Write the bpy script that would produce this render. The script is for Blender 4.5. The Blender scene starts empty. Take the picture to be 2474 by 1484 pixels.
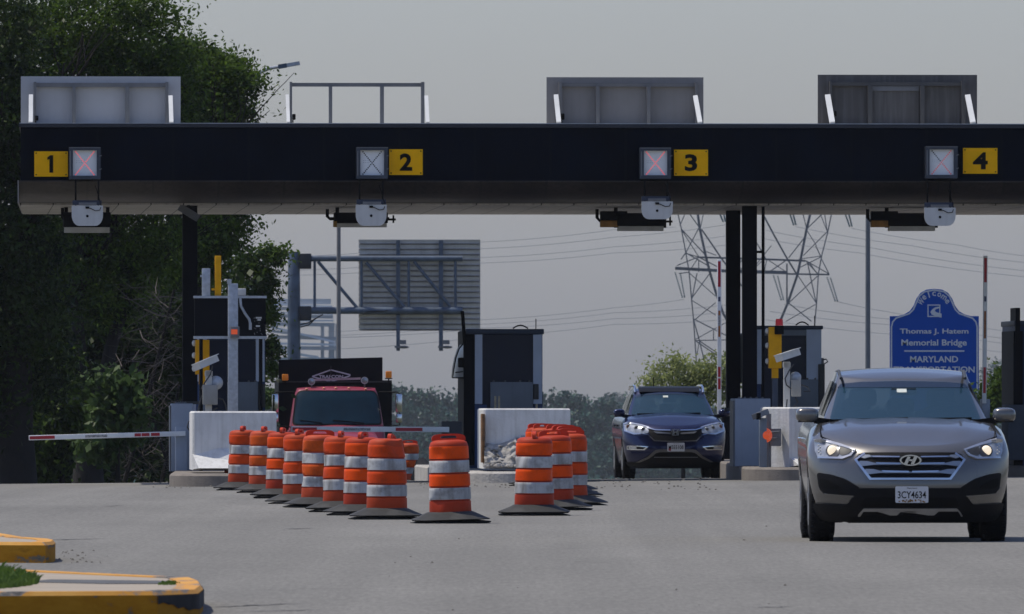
import bpy, bmesh, math, random
import numpy as np
from mathutils import Vector, Matrix

# ------------------------------------------------------------------ camera, sky, sun, exposure
SC = bpy.context.scene
COL = SC.collection
EYE = 1.3            # camera height over the road
F = 30665.0          # focal length in units of a 2473 px wide picture
CX, HY = 1236.6, 964.5
cam = bpy.data.cameras.new('camera')
cam_o = bpy.data.objects.new('camera', cam); COL.objects.link(cam_o)
cam_o.location = (0, 0, EYE); cam_o.rotation_euler = (math.radians(90), 0, 0)
cam.sensor_width = 36.0; cam.lens = F / 2473.0 * 36.0
cam.shift_y = (HY - 742.0) / 2473.0
cam.clip_start = 1.0; cam.clip_end = 20000
cam.dof.use_dof = True; cam.dof.focus_distance = 165.0; cam.dof.aperture_fstop = 24.0
SC.camera = cam_o

SUN = Vector((-0.40, 0.13, 0.90)).normalized()
world = bpy.data.worlds.new("World"); SC.world = world; world.use_nodes = True
wn = world.node_tree.nodes; wl = world.node_tree.links
bg = wn['Background']
sky = wn.new('ShaderNodeTexSky'); sky.sky_type = 'NISHITA'; sky.sun_disc = False
sky.sun_elevation = math.asin(SUN.z); sky.sun_rotation = math.atan2(SUN.x, SUN.y) % (2 * math.pi)
sky.air_density = 1.0; sky.dust_density = 1.3; sky.ozone_density = 2.5; sky.altitude = 0
hs = wn.new('ShaderNodeHueSaturation'); hs.inputs['Saturation'].default_value = .95      # hazy, whitish summer sky
wl.new(sky.outputs[0], hs.inputs['Color']); tint = wn.new('ShaderNodeMix'); tint.data_type = 'RGBA'; tint.blend_type = 'MULTIPLY'; tint.inputs['Factor'].default_value = 1; tint.inputs['B'].default_value = (.885, .90, 1.07, 1)
wl.new(hs.outputs['Color'], tint.inputs['A']); wl.new(tint.outputs['Result'], bg.inputs[0]); bg.inputs[1].default_value = 0.12
sun_d = bpy.data.lights.new('sun', 'SUN'); sun_d.energy = 3.5; sun_d.angle = math.radians(0.5); sun_d.color = (1.0, 0.93, 0.79)
sun_o = bpy.data.objects.new('sun', sun_d); COL.objects.link(sun_o)
sun_o.rotation_euler = SUN.to_track_quat('Z', 'Y').to_euler(); sun_o.location = (-20, 60, 60)
SC.view_settings.view_transform = 'Standard'; SC.view_settings.look = 'None'
SC.view_settings.exposure = 0.0; SC.view_settings.gamma = 1.0
SC.cycles.use_denoising = True
SC.cycles.max_bounces = 6; SC.cycles.transparent_max_bounces = 12

# ------------------------------------------------------------------ helpers
R = random.Random(7)
TH = math.radians(2.6)      # heading of the road against the line of sight

def ground_z(x, y):
    z = 0.008 * max(-14.0, min(16.0, x)) * max(0.0, min(1.0, (y - 125) / 70))      # the crossfall sets in towards the plaza
    if y > 184:
        d = y - 184
        if d < 160: z -= 7.7e-5 * d * d
        else: z -= 7.7e-5 * 160 * 160 + 2 * 7.7e-5 * 160 * (1 - math.exp(-(d - 160) / 600.0)) * 600
    return z

class At:
    """a spot seen at picture column px, at distance Y, standing on the ground (or at height z)"""
    def __init__(s, px, Y, z=None):
        s.px = px; s.Y = Y; s.s = F / Y
        s.X = (px - CX) / s.s
        s.Z = ground_z(s.X, Y) if z is None else z
    @property
    def loc(s): return (s.X, s.Y, s.Z)
    def x(s, px): return (px - s.px) / s.s
    def z(s, py): return EYE + (HY - py) / s.s - s.Z

def ground_Y(px, py):
    """distance at which the ground is seen at picture point (px, py)"""
    Y = EYE * F / (py - HY)
    for _ in range(20):
        X = (px - CX) * Y / F
        Y = (EYE - ground_z(X, min(Y, 230))) * F / (py - HY)
    return Y

def new_mat(name):
    m = bpy.data.materials.new(name); m.use_nodes = True
    return m, m.node_tree.nodes, m.node_tree.links, m.node_tree.nodes['Principled BSDF']

def rgb(c): return (c[0], c[1], c[2], 1.0)

def M(name, col, rough=.6, metal=0.0, var=.12, scale=5.0, streak=0.0, dirt=(.05, .045, .04), grime=0.0, gscale=2.5, coat=0.0, bump=0.0, bscale=60.0, spec=.5):
    m, N, L, P = new_mat(name)
    tc = N.new('ShaderNodeTexCoord')
    nz = N.new('ShaderNodeTexNoise'); nz.inputs['Scale'].default_value = scale; nz.inputs['Detail'].default_value = 6
    L.new(tc.outputs['Object'], nz.inputs['Vector'])
    rp = N.new('ShaderNodeValToRGB'); rp.color_ramp.elements[0].position = .3; rp.color_ramp.elements[1].position = .7
    rp.color_ramp.elements[0].color = rgb([c * (1 - var) for c in col]); rp.color_ramp.elements[1].color = rgb([min(1, c * (1 + var)) for c in col])
    L.new(nz.outputs['Fac'], rp.inputs['Fac'])
    out = rp.outputs['Color']
    def over(fac, out):
        mx = N.new('ShaderNodeMix'); mx.data_type = 'RGBA'
        L.new(fac, mx.inputs['Factor']); L.new(out, mx.inputs['A']); mx.inputs['B'].default_value = rgb(dirt)
        return mx.outputs['Result']
    if streak > 0:
        mp = N.new('ShaderNodeMapping'); mp.inputs['Scale'].default_value = (9, 9, .7)
        L.new(tc.outputs['Object'], mp.inputs['Vector'])
        n2 = N.new('ShaderNodeTexNoise'); n2.inputs['Scale'].default_value = 1.6; n2.inputs['Detail'].default_value = 5
        L.new(mp.outputs['Vector'], n2.inputs['Vector'])
        mr = N.new('ShaderNodeMapRange'); mr.inputs['From Min'].default_value = .45; mr.inputs['From Max'].default_value = .75; mr.inputs['To Max'].default_value = streak
        L.new(n2.outputs['Fac'], mr.inputs['Value']); out = over(mr.outputs['Result'], out)
    if grime > 0:
        n3 = N.new('ShaderNodeTexNoise'); n3.inputs['Scale'].default_value = gscale; n3.inputs['Detail'].default_value = 9; n3.inputs['Roughness'].default_value = .65
        L.new(tc.outputs['Object'], n3.inputs['Vector'])
        mr = N.new('ShaderNodeMapRange'); mr.inputs['From Min'].default_value = .5; mr.inputs['From Max'].default_value = .72; mr.inputs['To Max'].default_value = grime
        L.new(n3.outputs['Fac'], mr.inputs['Value']); out = over(mr.outputs['Result'], out)
    L.new(out, P.inputs['Base Color'])
    P.inputs['Roughness'].default_value = rough; P.inputs['Metallic'].default_value = metal
    P.inputs['Specular IOR Level'].default_value = spec
    if coat: P.inputs['Coat Weight'].default_value = coat; P.inputs['Coat Roughness'].default_value = .06
    if bump:
        nb = N.new('ShaderNodeTexNoise'); nb.inputs['Scale'].default_value = bscale; nb.inputs['Detail'].default_value = 5
        L.new(tc.outputs['Object'], nb.inputs['Vector'])
        b = N.new('ShaderNodeBump'); b.inputs['Strength'].default_value = bump; b.inputs['Distance'].default_value = .02
        L.new(nb.outputs['Fac'], b.inputs['Height']); L.new(b.outputs['Normal'], P.inputs['Normal'])
    return m

def emit_mat(name, col, strength, base=None):
    m, N, L, P = new_mat(name)
    P.inputs['Base Color'].default_value = rgb(base or col); P.inputs['Emission Color'].default_value = rgb(col)
    P.inputs['Emission Strength'].default_value = strength; P.inputs['Roughness'].default_value = .3
    return m

class MB:
    """collects shapes for ONE mesh"""
    def __init__(s): s.v = []; s.f = []
    def add(s, vs, fs):
        o = len(s.v); s.v += [tuple(p) for p in vs]; s.f += [tuple(i + o for i in f) for f in fs]; return s
    def box(s, x0, x1, y0, y1, z0, z1):
        vs = [(x0, y0, z0), (x1, y0, z0), (x1, y1, z0), (x0, y1, z0), (x0, y0, z1), (x1, y0, z1), (x1, y1, z1), (x0, y1, z1)]
        return s.add(vs, [(3, 2, 1, 0), (4, 5, 6, 7), (0, 1, 5, 4), (1, 2, 6, 5), (2, 3, 7, 6), (3, 0, 4, 7)])
    def bbox(s, x0, x1, y0, y1, z0, z1, b=.01):
        """box with bevelled edges"""
        bm = bmesh.new(); bmesh.ops.create_cube(bm, size=1)
        for v in bm.verts: v.co = Vector(((x0 + x1) / 2 + v.co.x * (x1 - x0), (y0 + y1) / 2 + v.co.y * (y1 - y0), (z0 + z1) / 2 + v.co.z * (z1 - z0)))
        bmesh.ops.bevel(bm, geom=bm.edges[:], offset=b, segments=2, affect='EDGES', profile=.5)
        return s.bm(bm)
    def bm(s, bm):
        bm.verts.index_update()
        s.add([v.co[:] for v in bm.verts], [[v.index for v in f.verts] for f in bm.faces]); bm.free(); return s
    def bar(s, a, b, w, h=None):
        """square bar from a to b"""
        a = Vector(a); b = Vector(b); h = w if h is None else h
        d = (b - a).normalized(); up = Vector((0, 1, 0)) if abs(d.y) < .9 else Vector((0, 0, 1))
        u = d.cross(up).normalized() * w / 2; v = d.cross(u).normalized() * h / 2
        vs = [a + u + v, a - u + v, a - u - v, a + u - v, b + u + v, b - u + v, b - u - v, b + u - v]
        return s.add(vs, [(0, 1, 2, 3), (7, 6, 5, 4), (0, 4, 5, 1), (1, 5, 6, 2), (2, 6, 7, 3), (3, 7, 4, 0)])
    def tube(s, pts, r, n=8, cap=True):
        pts = [Vector(p) for p in pts]; rs = r if isinstance(r, (list, tuple)) else [r] * len(pts)
        o = len(s.v); prev = None
        for i, p in enumerate(pts):
            d = (pts[min(i + 1, len(pts) - 1)] - pts[max(i - 1, 0)]).normalized()
            if prev is None:
                prev = d.orthogonal().normalized()
            u = (prev - d * prev.dot(d)).normalized(); prev = u; w = d.cross(u)
            for k in range(n):
                a = 2 * math.pi * k / n
                s.v.append(tuple(p + (u * math.cos(a) + w * math.sin(a)) * rs[i]))
        for i in range(len(pts) - 1):
            for k in range(n):
                k2 = (k + 1) % n
                s.f.append((o + i * n + k, o + i * n + k2, o + (i + 1) * n + k2, o + (i + 1) * n + k))
        if cap:
            s.f.append(tuple(o + k for k in reversed(range(n)))); s.f.append(tuple(o + (len(pts) - 1) * n + k for k in range(n)))
        return s
    def lathe(s, prof, n=24, axis='z', c=(0, 0, 0), cap=True):
        o = len(s.v)
        for r, h in prof:
            for k in range(n):
                a = 2 * math.pi * k / n; p = (r * math.cos(a), r * math.sin(a), h)
                if axis == 'y': p = (p[0], p[2], -p[1])
                if axis == 'x': p = (p[2], p[0], p[1])
                s.v.append((p[0] + c[0], p[1] + c[1], p[2] + c[2]))
        for i in range(len(prof) - 1):
            for k in range(n):
                k2 = (k + 1) % n
                s.f.append((o + i * n + k, o + i * n + k2, o + (i + 1) * n + k2, o + (i + 1) * n + k))
        if cap:
            s.f.append(tuple(o + k for k in reversed(range(n)))); s.f.append(tuple(o + (len(prof) - 1) * n + k for k in range(n)))
        return s
    def prism(s, pts, y0, y1):
        """outline in x,z pushed from y0 to y1"""
        n = len(pts)
        vs = [(x, y0, z) for x, z in pts] + [(x, y1, z) for x, z in pts]
        fs = [tuple(range(n)), tuple(reversed(range(n, 2 * n)))] + [(i, i + n, (i + 1) % n + n, (i + 1) % n) for i in range(n)]
        return s.add(vs, fs)
    def xprism(s, pts, x0, x1):
        """outline in y,z pushed from x0 to x1"""
        n = len(pts)
        vs = [(x0, y, z) for y, z in pts] + [(x1, y, z) for y, z in pts]
        fs = [tuple(range(n)), tuple(reversed(range(n, 2 * n)))] + [(i, i + n, (i + 1) % n + n, (i + 1) % n) for i in range(n)]
        return s.add(vs, fs)
    def zprism(s, pts, z0, z1):
        n = len(pts)
        vs = [(x, y, z0) for x, y in pts] + [(x, y, z1) for x, y in pts]
        fs = [tuple(reversed(range(n))), tuple(range(n, 2 * n))] + [(i, (i + 1) % n, (i + 1) % n + n, i + n) for i in range(n)]
        return s.add(vs, fs)
    def ball(s, c, r, e=1.0, nu=20, nv=12):
        """superellipsoid; e<1 boxier"""
        r = (r, r, r) if not isinstance(r, (tuple, list)) else r
        def sp(t): return math.copysign(abs(t) ** e, t)
        o = len(s.v)
        for j in range(nv + 1):
            ph = -math.pi / 2 + math.pi * j / nv
            for k in range(nu):
                a = 2 * math.pi * k / nu
                s.v.append((c[0] + r[0] * sp(math.cos(ph)) * sp(math.cos(a)), c[1] + r[1] * sp(math.cos(ph)) * sp(math.sin(a)), c[2] + r[2] * sp(math.sin(ph))))
        for j in range(nv):
            for k in range(nu):
                k2 = (k + 1) % nu
                s.f.append((o + j * nu + k, o + j * nu + k2, o + (j + 1) * nu + k2, o + (j + 1) * nu + k))
        return s
    def mesh(s, name, mat, smooth=40, bevel=0):
        me = bpy.data.meshes.new(name); me.from_pydata(s.v, [], s.f)
        bm = bmesh.new(); bm.from_mesh(me)
        bmesh.ops.remove_doubles(bm, verts=bm.verts, dist=1e-5)
        bmesh.ops.recalc_face_normals(bm, faces=bm.faces)
        if bevel:
            es = [e for e in bm.edges if len(e.link_faces) == 2 and e.calc_face_angle(0) > .5]
            bmesh.ops.bevel(bm, geom=es, offset=bevel, segments=2, affect='EDGES', profile=.5, clamp_overlap=True)
        bm.to_mesh(me); bm.free()
        for p in me.polygons: p.use_smooth = True
        me.set_sharp_from_angle(angle=math.radians(smooth))
        me.materials.append(mat)
        return me
    def build(s, name, mat, parent=None, smooth=40, bevel=0, loc=None, rotz=0):
        o = bpy.data.objects.new(name, s.mesh(name, mat, smooth, bevel)); COL.objects.link(o)
        if parent: o.parent = parent
        if loc: o.location = loc
        o.rotation_euler = (0, 0, rotz)
        return o

def tag(o, label=None, cat=None, group=None, kind=None):
    if label: o['label'] = label
    if cat: o['category'] = cat
    if group: o['group'] = group
    if kind: o['kind'] = kind
    return o

def thing(name, label, cat, loc, rotz=0.0, group=None):
    o = bpy.data.objects.new(name, None); COL.objects.link(o); o.empty_display_size = .3
    o.location = loc; o.rotation_euler = (0, 0, rotz)
    return tag(o, label, cat, group)

def copy_thing(o, label):
    c = o.copy(); COL.objects.link(c); c['label'] = label
    for ch in list(o.children):
        d = ch.copy(); COL.objects.link(d); d.parent = c
        for g in list(ch.children):
            e = g.copy(); COL.objects.link(e); e.parent = d
    return c

def text_geo(body, w=None, h=None, bold=0.0, depth=.004):
    """lettering as verts/faces in x,z centred on 0, facing -y"""
    cu = bpy.data.curves.new('lettering', 'FONT'); cu.body = body; cu.size = 1; cu.offset = bold; cu.align_x = 'LEFT'; cu.resolution_u = 3
    o = bpy.data.objects.new('lettering', cu); COL.objects.link(o)
    bpy.context.view_layer.update()
    me = bpy.data.meshes.new_from_object(o.evaluated_get(bpy.context.evaluated_depsgraph_get()))
    vs = [v.co.copy() for v in me.vertices]; fs = [tuple(p.vertices) for p in me.polygons]
    bpy.data.objects.remove(o); bpy.data.meshes.remove(me); bpy.data.curves.remove(cu)
    x0 = min(v.x for v in vs); x1 = max(v.x for v in vs); y0 = min(v.y for v in vs); y1 = max(v.y for v in vs)
    sy = (h / (y1 - y0)) if h else None; sx = (w / (x1 - x0)) if w else sy
    if sy is None: sy = sx
    n = len(vs)
    P = [((v.x - (x0 + x1) / 2) * sx, (v.y - (y0 + y1) / 2) * sy) for v in vs]
    V = [(x, 0.0, z) for x, z in P]
    bm = bmesh.new(); bv = [bm.verts.new(v) for v in V]
    for f in fs:
        try: bm.faces.new([bv[i] for i in f])
        except ValueError: pass
    ex = bmesh.ops.extrude_face_region(bm, geom=bm.faces[:])
    for e in ex['geom']:
        if isinstance(e, bmesh.types.BMVert): e.co.y += depth
    bm.verts.index_update()
    out = ([v.co[:] for v in bm.verts], [[v.index for v in f.verts] for f in bm.faces]); bm.free()
    return out

def add_text(mb, body, cx, y, cz, w=None, h=None, bold=0.0, depth=.004, rot=0.0):
    vs, fs = text_geo(body, w, h, bold, depth)
    c, s_ = math.cos(rot), math.sin(rot)
    mb.add([(cx + x * c - z * s_, y + yy, cz + x * s_ + z * c) for x, yy, z in vs], fs); return mb

def rounded(pts, r, n=4):
    """polygon with its corners rounded"""
    out = []; N = len(pts)
    for i in range(N):
        p = Vector(pts[i]); a = Vector(pts[i - 1]); b = Vector(pts[(i + 1) % N])
        da = (a - p); db = (b - p); ra = min(r, da.length * .45); rb = min(r, db.length * .45)
        A = p + da.normalized() * ra; B = p + db.normalized() * rb
        for k in range(n + 1):
            t = k / n; q = A * (1 - t) ** 2 + p * 2 * t * (1 - t) + B * t * t
            out.append((q.x, q.y))
    return out

def patch(mb, pts, fn, off=.004, thick=.006, grid=.05):
    """outline pts (a,b) laid on the surface fn(a,b,offset)->xyz as a thin shaped panel"""
    bm = bmesh.new(); bm.faces.new([bm.verts.new((p[0], 0, p[1])) for p in pts])
    bmesh.ops.triangulate(bm, faces=bm.faces[:])
    a0 = min(p[0] for p in pts); a1 = max(p[0] for p in pts); b0 = min(p[1] for p in pts); b1 = max(p[1] for p in pts)
    k = math.floor(a0 / grid) + 1
    while k * grid < a1:
        bmesh.ops.bisect_plane(bm, geom=bm.verts[:] + bm.edges[:] + bm.faces[:], plane_co=(k * grid, 0, 0), plane_no=(1, 0, 0)); k += 1
    k = math.floor(b0 / grid) + 1
    while k * grid < b1:
        bmesh.ops.bisect_plane(bm, geom=bm.verts[:] + bm.edges[:] + bm.faces[:], plane_co=(0, 0, k * grid), plane_no=(0, 0, 1)); k += 1
    base = {v: (v.co.x, v.co.z) for v in bm.verts}
    ex = bmesh.ops.extrude_face_region(bm, geom=bm.faces[:])
    new = [e for e in ex['geom'] if isinstance(e, bmesh.types.BMVert)]
    newset = set(new)
    for v in bm.verts:
        a, b = v.co.x, v.co.z
        v.co = Vector(fn(a, b, off + (thick if v in newset else -.01)))
    return mb.bm(bm)

def mesh_np(name, V, Q, mat, parent=None):
    """quads from numpy arrays"""
    me = bpy.data.meshes.new(name)
    n = len(V); m = len(Q)
    me.vertices.add(n); me.vertices.foreach_set('co', np.asarray(V, dtype=np.float32).ravel())
    me.loops.add(m * 4); me.loops.foreach_set('vertex_index', np.asarray(Q, dtype=np.int32).ravel())
    me.polygons.add(m); me.polygons.foreach_set('loop_start', np.arange(0, m * 4, 4, dtype=np.int32))
    me.update(calc_edges=True); me.validate()
    me.materials.append(mat)
    o = bpy.data.objects.new(name, me); COL.objects.link(o)
    if parent: o.parent = parent
    return o

def leaves(blobs, count, lw, ll, rng, clump=.35, per=45, shell=.55, droop=.2):
    """leaf quads in clumps over a set of ellipsoids (x,y,z,rx,ry,rz)"""
    B = np.array(blobs, dtype=float)
    w = B[:, 3] * B[:, 4] + B[:, 3] * B[:, 5]; w = w / w.sum()
    nc = max(1, count // per)
    bi = rng.choice(len(B), nc, p=w)
    d = rng.normal(size=(nc, 3)); d /= np.linalg.norm(d, axis=1)[:, None]
    rad = shell + (1 - shell) * rng.random(nc) ** .6
    C = B[bi, :3] + d * B[bi, 3:6] * rad[:, None] * (0.85 + .3 * rng.random(nc))[:, None]
    cs = clump * (.6 + .9 * rng.random(nc))
    P = np.repeat(C, per, axis=0) + rng.normal(size=(nc * per, 3)) * np.repeat(cs, per)[:, None] * np.array([1, 1, .6])
    n = len(P)
    a = rng.normal(size=(n, 3)); a[:, 2] -= droop; a /= np.linalg.norm(a, axis=1)[:, None]
    b = rng.normal(size=(n, 3)); b -= a * (a * b).sum(1)[:, None]; b /= np.linalg.norm(b, axis=1)[:, None]
    sz = (.6 + .8 * rng.random(n))[:, None]
    a = a * ll * .5 * sz; b = b * lw * .5 * sz
    V = np.stack([P - a, P + b - a * .1, P + a, P - b - a * .1], axis=1).reshape(-1, 3)
    Q = np.arange(n * 4).reshape(-1, 4)
    return V, Q

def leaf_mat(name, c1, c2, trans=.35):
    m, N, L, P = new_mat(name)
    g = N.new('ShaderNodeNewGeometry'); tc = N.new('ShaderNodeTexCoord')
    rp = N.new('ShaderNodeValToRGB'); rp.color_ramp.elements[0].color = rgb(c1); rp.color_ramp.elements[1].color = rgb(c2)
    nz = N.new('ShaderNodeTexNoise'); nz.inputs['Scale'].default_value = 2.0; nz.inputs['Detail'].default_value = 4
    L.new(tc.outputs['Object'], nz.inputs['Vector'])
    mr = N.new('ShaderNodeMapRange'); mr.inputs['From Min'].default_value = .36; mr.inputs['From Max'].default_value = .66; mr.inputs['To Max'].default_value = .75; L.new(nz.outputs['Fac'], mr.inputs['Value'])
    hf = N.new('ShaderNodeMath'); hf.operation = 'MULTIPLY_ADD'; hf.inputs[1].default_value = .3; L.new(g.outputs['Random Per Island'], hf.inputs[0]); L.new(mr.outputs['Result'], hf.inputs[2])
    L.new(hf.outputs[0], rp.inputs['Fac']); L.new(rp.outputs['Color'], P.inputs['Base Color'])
    P.inputs['Roughness'].default_value = .5; P.inputs['Specular IOR Level'].default_value = .2
    tr = N.new('ShaderNodeBsdfTranslucent'); L.new(rp.outputs['Color'], tr.inputs['Color'])
    mx = N.new('ShaderNodeMixShader'); mx.inputs[0].default_value = trans
    L.new(P.outputs[0], mx.inputs[1]); L.new(tr.outputs[0], mx.inputs[2])
    L.new(mx.outputs[0], N['Material Output'].inputs['Surface'])
    return m
# ------------------------------------------------------------------ materials
m_navy = M('navy_fascia_metal', (.0025, .0055, .015), .7, 0, .2, 2.0, streak=.25, dirt=(.006, .008, .012), spec=.08)
m_black = M('black_steel', (.003, .004, .007), .65, 0, .25, 4, spec=.12)
m_blackbox = M('black_painted_box', (.004, .005, .008), .65, 0, .25, 3, spec=.12)
m_white = M('white_paint', (.72, .73, .72), .55, 0, .05, 4, grime=.25, dirt=(.42, .41, .38))
m_offwhite = M('offwhite_metal', (.55, .55, .53), .5, 0, .06, 6, streak=.2, dirt=(.35, .34, .32))
m_galv = M('galvanised_steel', (.40, .43, .47), .5, .3, .2, 14, grime=.25, dirt=(.28, .30, .33))
m_greyframe = M('grey_frame_metal', (.15, .155, .165), .5, .2, .1, 8, streak=.4, dirt=(.16, .16, .16))
m_yellow = M('yellow_sign_sheet', (.95, .48, .004), .6, 0, .06, 5, spec=.08)
m_yellowpaint = M('yellow_painted_metal', (.75, .36, .006), .55, 0, .1, 6, spec=.15, grime=.3, dirt=(.30, .14, .02))
m_ink = M('black_ink', (.006, .006, .006), .7, 0, .1, spec=.1)
m_led_white = M('signal_face', (.86, .87, .86), .5, 0, .04, 6)
m_redled = emit_mat('red_led', (1.0, .16, .18), .55, (.6, .08, .08))
m_redled_dim = emit_mat('dim_red_led', (1.0, .16, .18), .22, (.4, .08, .08))
m_red = M('red_reflective', (.45, .012, .025), .45, 0, .12, 9)
m_armwhite = M('white_arm', (.86, .86, .83), .45, 0, .05, 6, grime=.2, dirt=(.4, .4, .38))
m_sticker = M('printed_sticker', (.36, .35, .34), .6, 0, .5, 40)
m_stickero = M('orange_sticker', (.35, .12, .03), .6, 0, .5, 30)
m_concrete = M('white_painted_concrete', (.66, .66, .65), .9, 0, .07, 3, streak=.4, dirt=(.36, .35, .32), grime=.35, gscale=4, bump=.35, bscale=25, spec=.2)
m_rawconc = M('broken_concrete', (.38, .36, .33), .95, 0, .35, 7, grime=.4, dirt=(.12, .115, .11), bump=.9, bscale=12)
m_kerb = M('kerb_concrete', (.20, .175, .15), .95, 0, .18, 5, grime=.5, dirt=(.13, .115, .10), streak=.4, bump=.4, bscale=40)
m_plinth = M('pale_blue_plinth_paint', (.34, .38, .44), .6, 0, .08, 3, streak=.3, dirt=(.25, .28, .33))
m_boothblue = M('dark_blue_booth_panel', (.010, .050, .17), .5, 0, .15, 3)
m_boothrim = M('blue_booth_roof', (.012, .03, .065), .5, 0, .15, 3)
m_jamb = M('pale_blue_jamb', (.50, .57, .70), .5, 0, .06, 4)
m_boothgrey = M('grey_booth_cabinet', (.16, .19, .23), .5, 0, .1, 4, streak=.2, dirt=(.08, .09, .11))
m_boothglass = M('dark_booth_glass', (.003, .010, .034), .3, 0, .1, 2, spec=.25)
m_darkgrey = M('dark_grey_housing', (.035, .036, .038), .55, 0, .15, 6)
m_lightlens = M('flood_lens', (.45, .45, .43), .4, 0, .1, 8, grime=.35, dirt=(.2, .2, .19))
m_bluebracket = M('navy_bracket', (.012, .022, .05), .5, 0, .15, 6)
m_amber = emit_mat('amber_lens', (1.0, .30, .02), .08, (.65, .20, .01))
m_redlens = emit_mat('red_lens', (.9, .02, .02), .06, (.5, .01, .015))
m_orangelens = emit_mat('orange_lens', (1.0, .13, .03), .25, (.75, .10, .03))
m_steelgrey = M('weathered_steel', (.070, .100, .145), .55, .2, .3, 2.5, streak=.4, dirt=(.06, .075, .10))
m_chrome = M('chrome', (.62, .64, .66), .14, 1.0, .05)
m_rubber = M('tyre_rubber', (.008, .008, .009), .85, 0, .2, 12, spec=.2)
m_rub_base = M('drum_base_rubber', (.016, .017, .018), .8, 0, .3, 9, grime=.45, dirt=(.10, .098, .092))
m_clear = M('clear_hood_plastic', (.42, .42, .40), .25, 0, .1, 6, grime=.4, dirt=(.2, .2, .19))
m_teal = M('dark_teal_hood', (.008, .03, .032), .4, 0, .2, 4)

def asphalt():
    m, N, L, P = new_mat('asphalt')
    tc = N.new('ShaderNodeTexCoord')
    def noise(scale, mp, det=6, rough=.6):
        mpn = N.new('ShaderNodeMapping'); mpn.inputs['Scale'].default_value = mp
        L.new(tc.outputs['Object'], mpn.inputs['Vector'])
        n = N.new('ShaderNodeTexNoise'); n.inputs['Scale'].default_value = scale; n.inputs['Detail'].default_value = det; n.inputs['Roughness'].default_value = rough
        L.new(mpn.outputs['Vector'], n.inputs['Vector']); return n.outputs['Fac']
    def remap(f, a, b, c, d):
        r = N.new('ShaderNodeMapRange'); L.new(f, r.inputs['Value'])
        for k, v in zip(('From Min', 'From Max', 'To Min', 'To Max'), (a, b, c, d)): r.inputs[k].default_value = v
        return r.outputs['Result']
    def mul(a, b):
        x = N.new('ShaderNodeMath'); x.operation = 'MULTIPLY'; L.new(a, x.inputs[0]); L.new(b, x.inputs[1]); return x.outputs[0]
    grain = remap(noise(24, (1, .06, 1), 4, .8), .3, .7, .78, 1.22)      # stones dragged along the wheel paths
    patchy = remap(noise(.45, (1, .12, 1), 5), .3, .7, .90, 1.10)
    broad = remap(noise(.12, (1, .25, 1), 4), .3, .7, .92, 1.08)
    bright_specks = remap(noise(55, (1, .09, 1), 1), .76, .80, 1.0, 1.7)  # brighter specks scattered through the asphalt colour
    tracks = remap(noise(1.1, (1, .006, 1), 3), .35, .65, .93, 1.06)      # wheel paths
    oil = remap(noise(.35, (1, .22, 1), 4, .7), .66, .80, 1.0, .78)       # old oil and tar spots
    tot = mul(mul(mul(grain, patchy), mul(broad, bright_specks)), mul(tracks, oil))
    v = N.new('ShaderNodeVectorMath'); v.operation = 'SCALE'; v.inputs[0].default_value = (.181, .176, .163)
    L.new(tot, v.inputs['Scale']); L.new(v.outputs[0], P.inputs['Base Color'])
    P.inputs['Roughness'].default_value = .95; P.inputs['Specular IOR Level'].default_value = .15
    return m
m_asphalt = asphalt()

# ------------------------------------------------------------------ ground, road
def sheet(name, ys, xl, xr, nx, dz, mat):
    V = []; Q = []
    for y in ys:
        a, b = xl(y), xr(y)
        for i in range(nx + 1):
            x = a + (b - a) * i / nx; V.append((x, y, ground_z(x, y) + dz))
    n = nx + 1
    for j in range(len(ys) - 1):
        for i in range(nx): Q.append((j * n + i, j * n + i + 1, (j + 1) * n + i + 1, (j + 1) * n + i))
    o = mesh_np(name, V, Q, mat); o['kind'] = 'structure'
    for p in o.data.polygons: p.use_smooth = True
    return o
m_earth = M('earth_and_grass', (.055, .06, .03), .95, 0, .4, .6, grime=.5, dirt=(.09, .075, .05), gscale=.4)
ys = list(range(-40, 360, 5)) + [360 * 1.035 ** k for k in range(0, 82)]
sheet('ground', ys, lambda y: -60 - abs(y) * .25, lambda y: 60 + abs(y) * .25, 60, -.004, m_earth)
sheet('road', list(range(-36, 441, 4)), lambda y: -14 if y < 226 else max(-14 + (y - 226) * .6, -6.2), lambda y: 17, 24, 0, m_asphalt)

# thin dark cracks and seams in the asphalt, and a kerb shadow painted as streaks
m_crack_shade = M('tar_crack_and_shade', (.045, .045, .047), .9, 0, .3, 6)
def dark_line(x0, y0, x1, y1, w):
    a = At(x0, ground_Y(x0, y0)); b = At(x1, ground_Y(x1, y1)); n = 24; V = []; Q = []
    for i in range(n + 1):
        t = i / n; x = a.X + (b.X - a.X) * t; y = a.Y + (b.Y - a.Y) * t + R.uniform(-.12, .12)
        ww = w * (.4 + R.random()) * math.sin(math.pi * min(1, max(.06, t)) * .98)
        V += [(x, y - ww, ground_z(x, y) + .004), (x, y + ww, ground_z(x, y) + .004)]
    for i in range(n): Q.append((2 * i, 2 * i + 2, 2 * i + 3, 2 * i + 1))
    o = mesh_np('road_crack_and_shade', V, Q, m_crack_shade); o['kind'] = 'structure'
for c in [(30, 1307, 260, 1302, .16), (680, 1279, 760, 1277, .15), (1815, 1469, 1915, 1466, .08), (480, 1469, 745, 1458, .10), (250, 1224, 300, 1222, .2),  # streaks right of the near kerb nose paint its cast shadow
          (560, 1479, 800, 1474, .06), (1300, 1203, 1400, 1200, .2), (1290, 1330, 1420, 1324, .05)]: dark_line(*c)
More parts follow.
